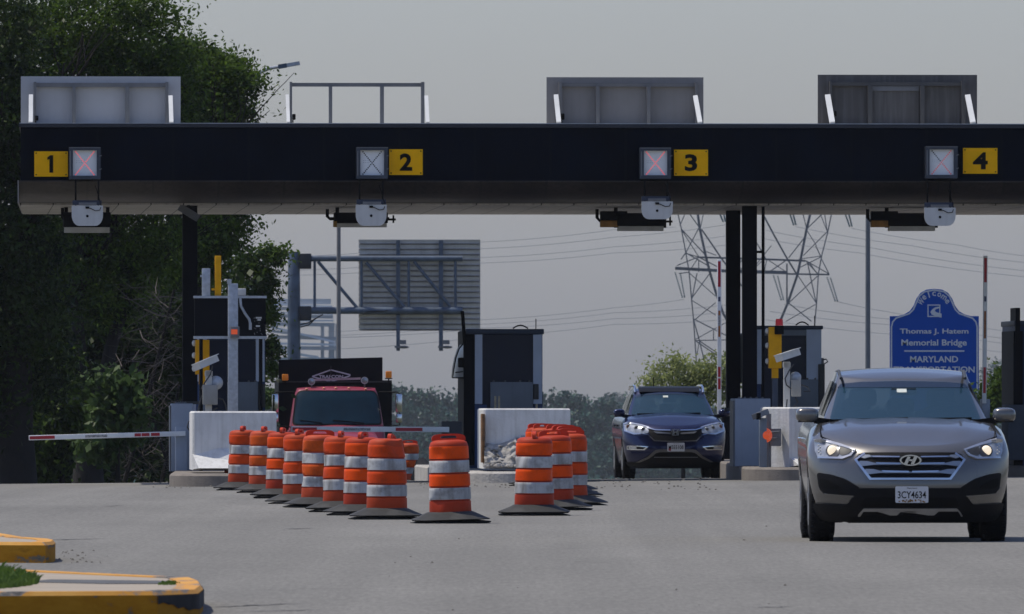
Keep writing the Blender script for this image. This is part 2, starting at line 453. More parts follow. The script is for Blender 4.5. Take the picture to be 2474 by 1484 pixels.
# spilled grit below the islands
m_grit = M('grit', (.10, .095, .085), .95, 0, .4, 20)
rng = np.random.default_rng(3)
def grit(px0, py0, px1, py1, n, sz):
    V = []; Q = []
    for _ in range(n):
        px, py = R.uniform(px0, px1), R.uniform(py0, py1); Y = ground_Y(px, py); a = At(px, Y); r = sz * R.uniform(.4, 1.3)
        o = len(V); z = a.Z + .002
        V += [(a.X - r, Y - r, z), (a.X + r, Y - r, z), (a.X + r, Y + r, z), (a.X - r, Y + r, z), (a.X - r * .5, Y - r * .5, z + r), (a.X + r * .5, Y - r * .4, z + r), (a.X + r * .4, Y + r * .5, z + r), (a.X - r * .5, Y + r * .4, z + r)]
        Q += [(o + 4, o + 5, o + 6, o + 7), (o, o + 1, o + 5, o + 4), (o + 1, o + 2, o + 6, o + 5), (o + 2, o + 3, o + 7, o + 6), (o + 3, o, o + 4, o + 7)]
    tag(mesh_np('gravel', V, Q, m_grit), 'loose grit scattered on the asphalt', 'gravel', kind='stuff')
gr = [(1440, 1154, 1740, 1185, 60, .018), (140, 1330, 260, 1362, 26, .010), (1010, 1160, 1230, 1180, 60, .016), (370, 1160, 540, 1180, 50, .02), (900, 1240, 1900, 1480, 14, .010)]
V0 = []
for g in gr: grit(*g)

# ------------------------------------------------------------------ near kerb islands, lower left
def kerb_mat(name):
    m, N, L, P = new_mat(name)
    tc = N.new('ShaderNodeTexCoord'); mp = N.new('ShaderNodeMapping'); mp.inputs['Scale'].default_value = (1, .25, 1.6); L.new(tc.outputs['Object'], mp.inputs['Vector'])
    n = N.new('ShaderNodeTexNoise'); n.inputs['Scale'].default_value = 2.6; n.inputs['Detail'].default_value = 8; n.inputs['Roughness'].default_value = .62
    L.new(mp.outputs['Vector'], n.inputs['Vector'])
    r = N.new('ShaderNodeValToRGB'); e = r.color_ramp.elements
    e[0].position = .40; e[0].color = (.04, .038, .036, 1); e[1].position = .46; e[1].color = (.20, .185, .165, 1)
    a = e.new(.50); a.color = (.55, .25, .03, 1); b = e.new(.7); b.color = (.62, .33, .07, 1)
    L.new(n.outputs['Fac'], r.inputs['Fac']); L.new(r.outputs['Color'], P.inputs['Base Color']); P.inputs['Roughness'].default_value = .85
    return m
m_kerbyellow = kerb_mat('chipped_yellow_kerb_paint')
def kerb_face_mat():
    # the upright faces: scraped by tyres, dirty paint with bare concrete patches and joints
    m, N, L, P = new_mat('scraped_dirty_yellow_kerb_face')
    tc = N.new('ShaderNodeTexCoord'); mp = N.new('ShaderNodeMapping'); mp.inputs['Scale'].default_value = (1, .3, 2.2); L.new(tc.outputs['Object'], mp.inputs['Vector'])
    n = N.new('ShaderNodeTexNoise'); n.inputs['Scale'].default_value = 2.9; n.inputs['Detail'].default_value = 9; n.inputs['Roughness'].default_value = .66
    L.new(mp.outputs['Vector'], n.inputs['Vector'])
    r = N.new('ShaderNodeValToRGB'); e = r.color_ramp.elements
    e[0].position = .31; e[0].color = (.02, .018, .015, 1); e[1].position = .36; e[1].color = (.12, .11, .095, 1)
    for p, c in ((.40, (.15, .13, .10, 1)), (.42, (.34, .15, .010, 1)), (.56, (.42, .20, .018, 1)), (.70, (.20, .095, .010, 1))):
        a = e.new(p); a.color = c
    L.new(n.outputs['Fac'], r.inputs['Fac']); L.new(r.outputs['Color'], P.inputs['Base Color']); P.inputs['Roughness'].default_value = .9; P.inputs['Specular IOR Level'].default_value = .1
    return m
m_kerbface = kerb_face_mat()
m_slab = M('pale_concrete_slab', (.34, .29, .23), .95, 0, .1, 3, grime=.25, dirt=(.22, .20, .18), gscale=1.2)
m_dark_strip = M('dark_strip_tone', (.085, .088, .092), .95, 0, .25, 6)
m_scuff = M('tyre_scuff', (.016, .016, .017), .95, 0, .5, 9)
m_grass = leaf_mat('grass_blades', (.05, .10, .015), (.14, .22, .05), .4)

def kerb_island(label, pts, h, inset, th_patch=None):
    cx = sum(p[0] for p in pts) / len(pts); cy = sum(p[1] for p in pts) / len(pts)
    loc = (cx, cy, ground_z(cx, cy))
    t = thing('kerb_island', label, 'traffic island', loc)
    loc_pts = [(x - cx, y - cy) for x, y in pts]
    outer = loc_pts
    def ins(d):
        out = []; n = len(outer)
        for i in range(n):
            p = Vector(outer[i]); a = Vector(outer[i - 1]); b = Vector(outer[(i + 1) % n])
            e1 = (p - a).normalized(); e2 = (b - p).normalized(); n1 = Vector((-e1.y, e1.x)); n2 = Vector((-e2.y, e2.x)); nn = (n1 + n2).normalized()
            q = p + nn * d / max(.5, nn.dot(n1)); out.append((q.x, q.y))
        return out
    inn = ins(inset); e1 = ins(.02); n = len(outer)
    mb = MB(); V = [(x, y, -.05) for x, y in outer] + [(x, y, h - .025) for x, y in outer] + [(x, y, h) for x, y in e1] + [(x, y, h) for x, y in inn] + [(x, y, h - .06) for x, y in inn]
    Fc = []
    for k in range(1, 4):
        for i in range(n): Fc.append((k * n + i, k * n + (i + 1) % n, (k + 1) * n + (i + 1) % n, (k + 1) * n + i))
    mb.add(V, Fc).build('kerb', m_kerbyellow, t, 35)
    MB().add(V, [(i, (i + 1) % n, n + (i + 1) % n, n + i) for i in range(n)]).build('kerb_face', m_kerbface, t, 35)
    MB().zprism(inn, -.05, h - .008).build('slab', m_slab, t)
    return t, inn, h, cx, cy
# island nearest the camera
zt = .16
def top_pt(px, py, h):   # point of an island top of height h seen at that picture point
    Y = (EYE - h) * F / (py - HY); X = (px - CX) * Y / F
    Y = (EYE - h - ground_z(X, Y)) * F / (py - HY); return ((px - CX) * Y / F, Y)
pA = [top_pt(-400, 1432, zt), top_pt(380, 1428, zt)]
nose = [top_pt(478, 1424, zt), top_pt(491, 1414, zt), top_pt(484, 1402, zt), top_pt(462, 1394, zt)]
pB = [top_pt(300, 1387, zt), top_pt(0, 1373, zt), top_pt(-400, 1356, zt)]
t1, inn, h1, c1x, c1y = kerb_island('near traffic island with chipped yellow kerb, concrete top and grass clump', pA + nose + pB, zt, .16)
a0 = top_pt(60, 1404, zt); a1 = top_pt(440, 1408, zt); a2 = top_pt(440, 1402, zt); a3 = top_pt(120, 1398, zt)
MB().zprism([(p[0] - c1x, p[1] - c1y) for p in (a0, top_pt(250, 1408, zt), a1, top_pt(460, 1404, zt), a2, top_pt(300, 1400, zt), a3)], zt - .012, zt - .004).build('dark_strip', m_dark_strip, t1)  # darker strip set into the slab top
# black tyre scuff on the rounded nose
sc = MB(); ss = [top_pt(400, 1428, zt)] + nose[:2]
cv = [(p[0] - c1x, p[1] - c1y) for p in [pA[1]] + nose[:3]]
V = []; Fc = []
fine = []
for i in range(len(cv) - 1):
    for k in range(8): fine.append((cv[i][0] + (cv[i + 1][0] - cv[i][0]) * k / 8, cv[i][1] + (cv[i + 1][1] - cv[i][1]) * k / 8))
for i, (x, y) in enumerate(fine):
    t = i / (len(fine) - 1); d = .004
    lo = zt * (.55 - .35 * math.sin(math.pi * t) + R.uniform(-.08, .08)); hi = zt - .027
    V += [(x + .006, y - .010, max(.03, lo)), (x + .006, y - .010, hi)]
for i in range(len(fine) - 1): Fc.append((2 * i, 2 * i + 2, 2 * i + 3, 2 * i + 1))
sc.add(V, Fc).build('scuff_mark', m_scuff, t1)
def grass_clump(name, cx, cy, z, rx, ry, h, n, label):
    V = []; Q = []
    r_ = np.random.default_rng(5)
    for i in range(n):
        a = r_.random() * 6.283; rr = r_.random() ** .6; x = cx + rx * rr * math.cos(a); y = cy + ry * rr * math.sin(a)
        hh = h * (1.1 - rr * .7) * (.5 + .7 * r_.random()); dx, dy = r_.normal() * hh * .45, r_.normal() * hh * .3; w = .012
        o = len(V)
        V += [(x - w, y, z), (x + w, y, z), (x + w * .6 + dx * .5, y + dy * .5, z + hh * .7), (x - w * .6 + dx * .5, y + dy * .5, z + hh * .7), (x + dx + .002, y + dy, z + hh), (x + dx - .002, y + dy, z + hh)]
        Q += [(o, o + 1, o + 2, o + 3), (o + 3, o + 2, o + 4, o + 5)]
    tag(mesh_np(name, V, Q, m_grass), label, 'grass', kind='stuff')
gx, gy = top_pt(-18, 1408, zt)
grass_clump('grass', gx, gy, ground_z(gx, gy) + zt - .01, .27, 2.2, .12, 2000, 'clump of rough green grass on the near traffic island')
gx, gy = top_pt(408, 1408, zt)
grass_clump('weeds', gx, gy, ground_z(gx, gy) + zt - .01, .07, .5, .03, 60, 'small weeds in the joint of the near kerb nose')
# island behind it
z2 = .165
pts = [top_pt(-300, 1308, z2), top_pt(110, 1310, z2), top_pt(130, 1308, z2), top_pt(134, 1304, z2), top_pt(120, 1301, z2), top_pt(60, 1297, z2), top_pt(0, 1287, z2), top_pt(-300, 1262, z2)]
kerb_island('farther traffic island at the left edge, solid worn yellow kerb', pts, z2, .14)
# ------------------------------------------------------------------ toll canopy
YC = 205.0
cano = At(50, YC, 0.0)
def fasc_Y(px): return YC + TH * ((px - 50) / (F / YC))
def cladding(name, col, var, dirt, streak, seam=.53, line=(.02, .018, .016), spec=.4, rough=.5, metal=.15):
    m = M(name, col, rough, metal, var, 1.3, streak=streak, dirt=dirt, grime=.5, gscale=.9, spec=spec)
    N = m.node_tree.nodes; L = m.node_tree.links; P = N['Principled BSDF']
    src = P.inputs['Base Color'].links[0].from_socket
    tc = N.new('ShaderNodeTexCoord'); sx = N.new('ShaderNodeSeparateXYZ'); L.new(tc.outputs['Object'], sx.inputs[0])
    d = N.new('ShaderNodeMath'); d.operation = 'DIVIDE'; d.inputs[1].default_value = seam; L.new(sx.outputs['X'], d.inputs[0])
    fr = N.new('ShaderNodeMath'); fr.operation = 'FRACT'; L.new(d.outputs[0], fr.inputs[0])
    lt = N.new('ShaderNodeMath'); lt.operation = 'LESS_THAN'; lt.inputs[1].default_value = .035; L.new(fr.outputs[0], lt.inputs[0])
    mx = N.new('ShaderNodeMix'); mx.data_type = 'RGBA'; L.new(lt.outputs[0], mx.inputs['Factor']); L.new(src, mx.inputs['A']); mx.inputs['B'].default_value = rgb(line)
    L.new(mx.outputs['Result'], P.inputs['Base Color']); return m
t = thing('toll_canopy', 'long flat toll plaza canopy with dark navy fascia and brown metal soffit', 'canopy', (cano.X, YC, 0), TH)
cx_, cz_ = cano.x, cano.z
LEN = cx_(2760)
EDGE = .15
MB().zprism([(0, 0), (LEN, 0), (LEN, 12), (EDGE, 12)], cz_(436), cz_(308)).build('fascia', cladding('navy_fascia_panels', (.0026, .005, .011), .35, (.006, .008, .012), .5, 1.22, (.006, .008, .012), .06, .75, 0), t)
MB().zprism([(-.03, -.04), (LEN, -.04), (LEN, 12.04), (EDGE - .03, 12.04)], cz_(308) + .002, cz_(299)).build('fascia_cap', M('navy_cap_trim', (.012, .015, .024), .5, 0, .2, 3), t)
MB().zprism([(-.02, -.02), (LEN, -.02), (LEN, 12.02), (EDGE - .02, 12.02)], cz_(299) + .002, cz_(297)).build('roof_edge', M('pale_roof_edge', (.5, .5, .48), .5), t)
m_clad = cladding('brown_stained_cladding', (.036, .029, .026), .5, (.009, .008, .0075), .8, 1.06)
m_soff = cladding('grey_soffit_panels', (.40, .375, .345), .22, (.12, .11, .10), .5, .53)
z0 = cz_(436); z1 = cz_(489); zb = EYE + (HY - 492) * 207.0 / F - 0.0
mb = MB(); prof = [(-.06, z0 - .002), (-.06, z0 - .02), (.25, z0 - .20), (.9, z1 + .05), (1.5, zb + .002)]
mb.xprism(prof + [(12.0, zb + .002), (12.0, z0 - .002)], -.03, LEN); mb.v = [(x + (EDGE * y / 12 if x < 1 else 0), y, z) for x, y, z in mb.v]
mb.build('cladding', m_clad, t)
MB().zprism([(-.03 + EDGE * .125, 1.5), (LEN, 1.5), (LEN, 12), (EDGE - .03, 12)], zb - .03, zb).build('soffit', m_soff, t)
MB().zprism([(-.05, -.06), (-.032, -.06), (EDGE - .032, 12), (EDGE - .05, 12)], zb - .02, z0).build('end_trim', M('end_trim_metal', (.22, .21, .20), .5), t)

# columns, each standing on its island
def column(px, Y, w, top, base, label):
    a = At(px, Y); tt = thing('canopy_column', label, 'column', a.loc, TH, 'black steel columns under the canopy')
    h = w / 2
    MB().bbox(-h, h, -h, h, a.z(base), a.z(top), .012).build('shaft', m_black, tt)
    MB().box(-h * 1.25, h * 1.25, -h * 1.25, h * 1.25, a.z(base) - .02, a.z(base) + .03).build('base_plate', m_darkgrey, tt)
    return tt, a
zc = EYE + (HY - 490) / (F / 207.0)
column(458.5, 207.6, .245, 486, 974, 'black steel column on the left island beside the message board')
column(1810, 207.8, .235, 486, 965, 'nearer black column of the pair on the right island')
column(1770.5, 213.0, .235, 500, 990, 'farther black column of the pair, seen behind the nearer one')
# thin downpipe by the right pair
a = At(1843, 208.5); dp = MB().tube([(0, 0, a.z(1000)), (0, 0, a.z(496))], .026, 10)
dp.box(-.2, .02, -.02, .02, a.z(612), a.z(606))
tag(dp.build('drain_pipe', m_black, None, loc=a.loc, rotz=TH), 'thin black drain pipe running down beside the pair of columns', 'pipe')

# ------------------------------------------------------------------ lane signs, signals, shields, floodlights
def rbox(a, x0, x1, y0, y1): return a.x(x0), a.x(x1), a.z(y1), a.z(y0)
num_info = [('1', (83, 164, 366, 427), 30, 45), ('2', (940, 1021, 361, 423), 30, 42), ('3', (1628, 1710, 362, 425), 30, 41), ('4', (2326, 2409, 358, 420), 36, 41)]
for s, (x0, x1, y0, y1), tw, thh in num_info:
    Y = fasc_Y(x0) - .06; a = At((x0 + x1) / 2, Y, EYE + (HY - y1) / (F / Y))
    tt = thing('lane_number_sign', 'yellow lane sign with black number %s on the navy canopy' % s, 'sign', a.loc, TH, 'yellow lane number signs')
    X0, X1, Z0, Z1 = rbox(a, x0, x1, y0, y1)
    MB().box(X0, X1, 0, .04, Z0, Z1).build('panel', m_yellow, tt)
    k = MB()
    if s == '1':
        u = 1 / a.s; cxn = -2 * u; k.prism([(cxn + p[0] * u, (Z0 + Z1) / 2 + p[1] * u) for p in [(-2, -21), (7, -21), (7, 21), (0, 21), (-7, 16), (-7, 10), (-2, 12)]], -.008, -.001)
    else: add_text(k, s, 0, -.008, (Z0 + Z1) / 2, tw / a.s, thh / a.s, .035, .006)
    k.build('numeral', m_ink, tt)
    b = MB()
    for sx in (X0 + .03, X1 - .03):
        for sz in (Z0 + .03, Z1 - .03): b.lathe([(.012, -.002), (.012, .01)], 8, 'y', (sx, -.002, sz))
    b.build('bolt', m_ink, tt)
sig = [(167, 243, 356, 433, 'r', 'left-hand signal box, red cross lit, beside the yellow number 1 sign'), (861, 937, 356, 432, 'k', 'signal box with an unlit black cross beside the yellow number 2 sign'),
       (1546, 1621, 357, 432, 'r', 'signal box with red cross lit beside the yellow number 3 sign'), (2236, 2313, 354, 431, 'd', 'signal box, dim red cross, beside the yellow number 4 sign')]
for x0, x1, y0, y1, kind, label in sig:
    Y = fasc_Y(x0) - .3; a = At((x0 + x1) / 2, Y, EYE + (HY - y1) / (F / Y))
    tt = thing('lane_signal', label, 'lane signal', a.loc, TH, 'lane signal boxes on the canopy')
    X0, X1, Z0, Z1 = rbox(a, x0, x1, y0, y1); f = .062
    b = MB(); b.box(X0, X1, .09, .32, Z0, Z1)
    b.box(X0, X0 + f, 0, .09, Z0, Z1); b.box(X1 - f, X1, 0, .09, Z0, Z1); b.box(X0 + f, X1 - f, 0, .09, Z0, Z0 + f * .9); b.box(X0 + f, X1 - f, 0, .09, Z1 - f * .8, Z1)
    b.build('housing', M('signal_housing', (.045, .055, .075), .4, .4, .25, 8), tt)
    e = MB(); e.box(X0, X1, -.012, .0, Z1 - .014, Z1); e.box(X0 + .012, X0 + .03, -.008, 0, Z0 + .05, Z1 - .06); e.build('edge_strip', m_greyframe, tt)
    MB().box(X0 + f, X1 - f, .07, .088, Z0 + f * .9, Z1 - f * .8).build('face', m_led_white, tt)
    dots = MB(); w = (X1 - X0) * .5 - f - .045; n = 15; zm = (Z0 + Z1) / 2; hh = (Z1 - Z0) * .5 - f - .012
    dim = MB()
    for d in (1, -1):
        for i in range(n):
            u = -1 + 2 * i / (n - 1)
            tgt = dim if (kind == 'd' and d == -1 and u > .05) else dots
            tgt.lathe([(.0115, 0), (.009, .008)], 8, 'y', (d * u * w * (1 if d > 0 else 1), .068, zm + u * hh))
    if kind == 'd': dim.build('unlit_lamps', m_ink, tt)
    dots.build('lamp_cross', {'r': m_redled, 'k': m_ink, 'd': m_redled_dim}[kind], tt)
    dg = MB()
    for gx in range(4):
        for gz in range(2): dg.box(X0 + f + .05 + gx * .028, X0 + f + .06 + gx * .028, .066, .07, zm + .005 + gz * .03, zm + .012 + gz * .03)
    dg.build('small_digits', M('digit_dots', (.30, .31, .33), .6), tt)
    la = MB()
    for gz in (.3, .72): la.bar((X1 - .02, -.01, Z0 + (Z1 - Z0) * gz), (X1 + .02, -.01, Z0 + (Z1 - Z0) * gz + .012), .014)
    la.build('latch', m_greyframe, tt)
shields = [(173, 249, 497, 546, 183, 238, 'white half-round shield hanging below the lane 1 signal'), (859, 934, 495, 546, 869, 925, 'white half-round shield hanging below the lane 2 signal'),
           (1549, 1625, 487, 530, 1558, 1613, 'white half-round shield hanging below the lane 3 signal'), (2232, 2308, 502, 546, 2241, 2296, 'white half-round shield hanging below the lane 4 signal')]
for x0, x1, y0, y1, b0, b1, label in shields:
    Y = fasc_Y(x0) - .45; a = At((x0 + x1) / 2, Y, EYE + (HY - y1) / (F / Y))
    tt = thing('camera_shield', label, 'camera shield', a.loc, TH, 'hanging half round shields')
    X0, X1, Z0, Z1 = rbox(a, x0, x1, y0, y1); w = X1 - X0
    out = [(X0, Z1), (X0 + .002, Z1 - .45 * (Z1 - Z0))]
    for i in range(1, 6):
        q = i / 6 * math.pi / 2; out.append((X0 + w * .24 * (1 - math.cos(q)), Z1 - (Z1 - Z0) * (.45 + .55 * math.sin(q))))
    out.append((X0 + w * .24, Z0)); out += [(-x, z) for x, z in reversed(out)]
    MB().prism(out, -.02, .02).build('shield_plate', m_offwhite, tt)
    MB().bbox(X0 + .06, X1 - .06, .02, .30, Z0 + .06, Z1 - .05, .03).build('camera_body', m_offwhite, tt)
    h = MB(); h.lathe([(.022, 0), (.018, .01)], 12, 'y', (0, -.024, Z0 + (Z1 - Z0) * .48)); h.box(-.03, .03, -.035, -.021, Z1 - .05, Z1 - .015); h.build('lens_port', m_ink, tt)
    cb = MB(); cb.tube([(.0, -.03, Z1 - .03), (.06, -.05, Z1 - .05), (.13, -.05, Z1 - .085), (.20, -.03, Z1 - .075), (.225, -.01, Z1 - .01), (.19, .0, Z1 + .12), (.13, .05, Z1 + .32)], .007, 6); cb.build('cable', m_ink, tt)
    zt_ = EYE + (HY - 434) / (F / Y) - a.Z
    for bx in (a.x(b0), a.x(b1)):
        MB().box(bx - .014, bx + .014, .10, .13, Z1 - .0, zt_).build('strap', m_ink, tt)
    MB().box(a.x(b0) - .05, a.x(b1) + .05, .04, .16, Z1 + .01, Z1 + .085).build('crossbar', m_bluebracket, tt)
    g = MB(); g.box(a.x(b0) + .05, a.x(b1) - .03, .0, .04, Z1 - .01, Z1 + .05); g.bar((-.08, -.03, Z1 + .02), (.08, -.03, Z1 + .02), .012); g.build('hinge_bracket', m_greyframe, tt)
flood = [(150, 272, 505, 562, 0, 'black floodlight bank with pale lens under the soffit over lane 1'), (790, 943, 508, 549, 1, 'black floodlight bank under the soffit over lane 2'),
         (1442, 1616, 508, 558, 2, 'black floodlight bank with yellow box under the soffit over lane 3'), (2096, 2272, 508, 558, 2, 'black floodlight bank with yellow box under the soffit over lane 4')]
for x0, x1, y0, y1, kind, label in flood:
    Y = 209.0 + TH * ((x0 - 50) / 148); a = At((x0 + x1) / 2, Y, EYE + (HY - y1) / (F / Y))
    tt = thing('floodlight_bank', label, 'floodlight', a.loc, TH, 'floodlight banks under the soffit')
    X0, X1, Z0, Z1 = rbox(a, x0, x1, y0, y1); H = Z1 - Z0
    if kind == 2: L0, L1 = X0 + (X1 - X0) * .28, X0 + (X1 - X0) * .94
    elif kind == 1: L0, L1 = X0 + .12, X1 - .04
    else: L0, L1 = X0 + .02, X1 - .03
    MB().bbox(L0, L1, 0, .5, Z0 + H * .24, Z0 + H * .86, .012).build('housing', m_blackbox, tt)
    MB().box(L0 + .02, L1 - .02, -.03, .4, Z0, Z0 + H * .22).build('lens', m_lightlens, tt)
    if kind == 0:
        MB().box(L0 + .04, L1 - .04, .02, .06, Z0 + H * .60, Z0 + H * .74).build('upper_lens', m_lightlens, tt)
    fr = MB()
    for bx in (L0 + .05, L1 - .05) if kind != 2 else (L0 - .02, L1):
        fr.box(bx - .03, bx + .03, .05, .11, Z0 + H * .15, Z1 + H * .35)
    fr.tube([(X0 + .01, .2, Z1 + .02), (X0 + .01, .2, Z0 + H * .65), (X0 + .05, .2, Z0 + H * .5), (L1 + .03, .2, Z0 + H * .5)], .028, 8)
    fr.bar((L1 - .02, .02, Z0 + H * .45), (L1 + .13, .02, Z0 + H * .45), .035); fr.bar((L1 + .09, .02, Z0 + H * .25), (L1 + .09, .02, Z0 + H * .7), .03)
    fr.build('hanger', m_ink, tt)
    if kind == 2:
        MB().bbox(X0 + .06, X0 + .38, .02, .3, Z0 + H * .18, Z0 + H * .50, .012).build('yellow_box', M('grubby_yellow_box', (.30, .15, .03), .6, 0, .3, 7), tt)
        MB().bbox(X0 + .06, X0 + .50, .0, .3, Z0 + H * .52, Z0 + H * .95, .012).build('ballast', m_blackbox, tt)
    if kind == 1:
        MB().box(X0 + .1, X0 + .16, -.04, .02, Z0, Z0 + H * .35).build('yellow_tab', M('grubby_yellow_tab', (.30, .16, .02), .6), tt)
# small box on the left column under the soffit
a = At(455, 206.9, 0); tt = thing('security_camera', 'small pale tilted camera tucked under the soffit on the left column', 'camera', (a.X, a.Y, a.z(530)), TH)
bx = MB(); bx.bar((-.13, -.1, .19), (.14, -.28, .02), .12, .10); bx.build('camera_body', m_greyframe, tt); MB().box(-.02, .02, -.1, .2, .14, .28).build('mount', m_ink, tt)

# sign backs above the canopy
m_sign1 = M('pale_sign_back', (.42, .43, .45), .5, 0, .05, 2, streak=.15, dirt=(.34, .33, .32))
m_sign3 = M('grey_sign_back', (.23, .22, .215), .5, .1, .08, 2, streak=.3, dirt=(.17, .16, .15))
m_sign4 = M('dark_stained_sign_back', (.085, .079, .076), .5, .1, .2, 2, streak=.6, dirt=(.16, .155, .15))
def sign_back(panel, pm, bar, verts, struts, lamp, fm, label, lip=None):
    x0, x1, y0 = panel[:3] if panel else (verts[0][0], verts[-1][1], 200)
    Y = 205.9 + TH * (((x0 + x1) / 2 - 50) / 149); a = At((x0 + x1) / 2, Y, EYE + (HY - 297) / (F / Y))
    tt = thing('rooftop_sign', label, 'sign', a.loc, TH, 'sign backs above the canopy')
    if panel: MB().box(a.x(x0), a.x(x1), .30, .36, -.2, a.z(y0)).build('panel', pm, tt)
    f = MB(); f.box(a.x(bar[0]), a.x(bar[1]), .2, .29, a.z(bar[3]), a.z(bar[2])); f.build('top_rail', fm, tt)
    for v0, v1, vy in verts: MB().box(a.x(v0), a.x(v1), .10, .295, -.2, a.z(vy)).build('upright', fm, tt)
    for (p, q, w) in struts:
        MB().bar((a.x(q[0]), -.35, a.z(q[1])), (a.x(p[0]), .05, a.z(p[1])), w / a.s, .05).build('brace', m_white, tt)
    if lamp:
        l = MB(); l.bbox(a.x(lamp[0]), a.x(lamp[1]), -.05, .08, a.z(lamp[3]), a.z(lamp[2]), .012); l.bar((a.x(lamp[0]) + .01, .02, a.z(lamp[3])), (a.x(lamp[0]) + .01, .02, a.z(297)), .02); l.build('lamp', m_ink, tt)
    if lip:
        MB().box(a.x(lip[0]), a.x(lip[1]), .22, .29, a.z(lip[3]), a.z(lip[2])).build('door_lip', m_greyframe, tt)
        MB().box(a.x(lip[0]), a.x(lip[1]), .25, .298, -.2, a.z(lip[3])).build('door_panel', pm, tt)
    return tt
sign_back((51, 437, 184), m_sign1, (88, 400, 200, 210), [(82, 88, 198), (175, 183, 210), (303, 313, 210), (400, 407, 198)], [((75, 231), (74, 298), 10), ((412, 233), (413, 298), 10)], (85, 93, 280, 292), m_greyframe, 'pale grey sign back with steel frame above lane 1')
sign_back(None, None, (706, 1018, 200, 209), [(700.5, 706, 198), (795, 803, 209), (919, 928, 209), (1018, 1026, 198)], [((694, 231), (695, 298), 8), ((1030, 233), (1031, 298), 9)], (706, 714, 276, 290), m_greyframe, 'empty steel sign frame with nothing mounted, above lane 2')
sign_back((1322, 1702, 186), m_sign3, (1358, 1680, 200, 209), [(1351, 1358, 198), (1440, 1449, 209), (1563, 1572, 209), (1680, 1686, 198)], [((1343, 231), (1347, 298), 11), ((1680, 233), (1688, 298), 11)], (1355, 1363, 275, 290), M('grey_upright', (.15, .15, .155), .5, .2, .1), 'mid grey sign back above lane 3')
sign_back((1978, 2364, 180), m_sign4, (2010, 2324, 198, 207), [(2005, 2010, 196), (2097, 2108, 207), (2224, 2234, 207), (2324, 2333, 195)], [((1999, 231), (2006, 298), 13), ((2338, 231), (2346, 298), 13)], (2012, 2020, 269, 282), M('dark_upright', (.075, .073, .072), .5, .2, .1), 'dark weathered sign back with door panel above lane 4', (2109, 2223, 208, 219))
# ------------------------------------------------------------------ toll islands
def toll_island(label, px0, px1, Y, length, h, mat, nose=1.3, skew=0.0, rot=TH):
    a = At((px0 + px1) / 2, Y); w = (px1 - px0) / a.s / 2
    t = thing('toll_island', label, 'traffic island', a.loc, rot, 'toll islands')
    out = [(-w + skew, length), (-w, nose)]
    for i in range(1, 12):
        q = math.pi * i / 12; out.append((-w * math.cos(q), nose * (1 - math.sin(q))))
    out += [(w, nose), (w, length)]
    inn = [(x * .97, y + (.04 if y < length else 0)) for x, y in out]
    n = len(out)
    V = [(x, y, -.4) for x, y in out] + [(x, y, h - .03) for x, y in out] + [(x, y, h) for x, y in inn]
    Fc = [tuple(range(2 * n, 3 * n))]
    for k in range(2):
        for i in range(n): Fc.append((k * n + i, k * n + (i + 1) % n, (k + 1) * n + (i + 1) % n, (k + 1) * n + i))
    MB().add(V, Fc).build('kerb', mat, t, 30)
    return t
m_kerbpale = M('crumbled_pale_kerb', (.42, .40, .37), .95, 0, .2, 5, grime=.6, dirt=(.19, .18, .165), streak=.5, bump=.7, bscale=25)
toll_island('left toll island with rounded brown concrete nose', 413, 690, 195.5, 16, .19, m_kerb, skew=.42)
toll_island('middle toll island with crumbled pale kerb behind the orange drums', 1128, 1426, 200.6, 22, .17, m_kerbpale)
toll_island('right toll island with brown kerb beside the grey car', 1803, 2060, 200.6, 31, .20, m_kerb, skew=-.10, rot=0.0)
toll_island('toll island cut by the right edge of the photo', 2436, 2700, 209.5, 20, .17, m_kerb)

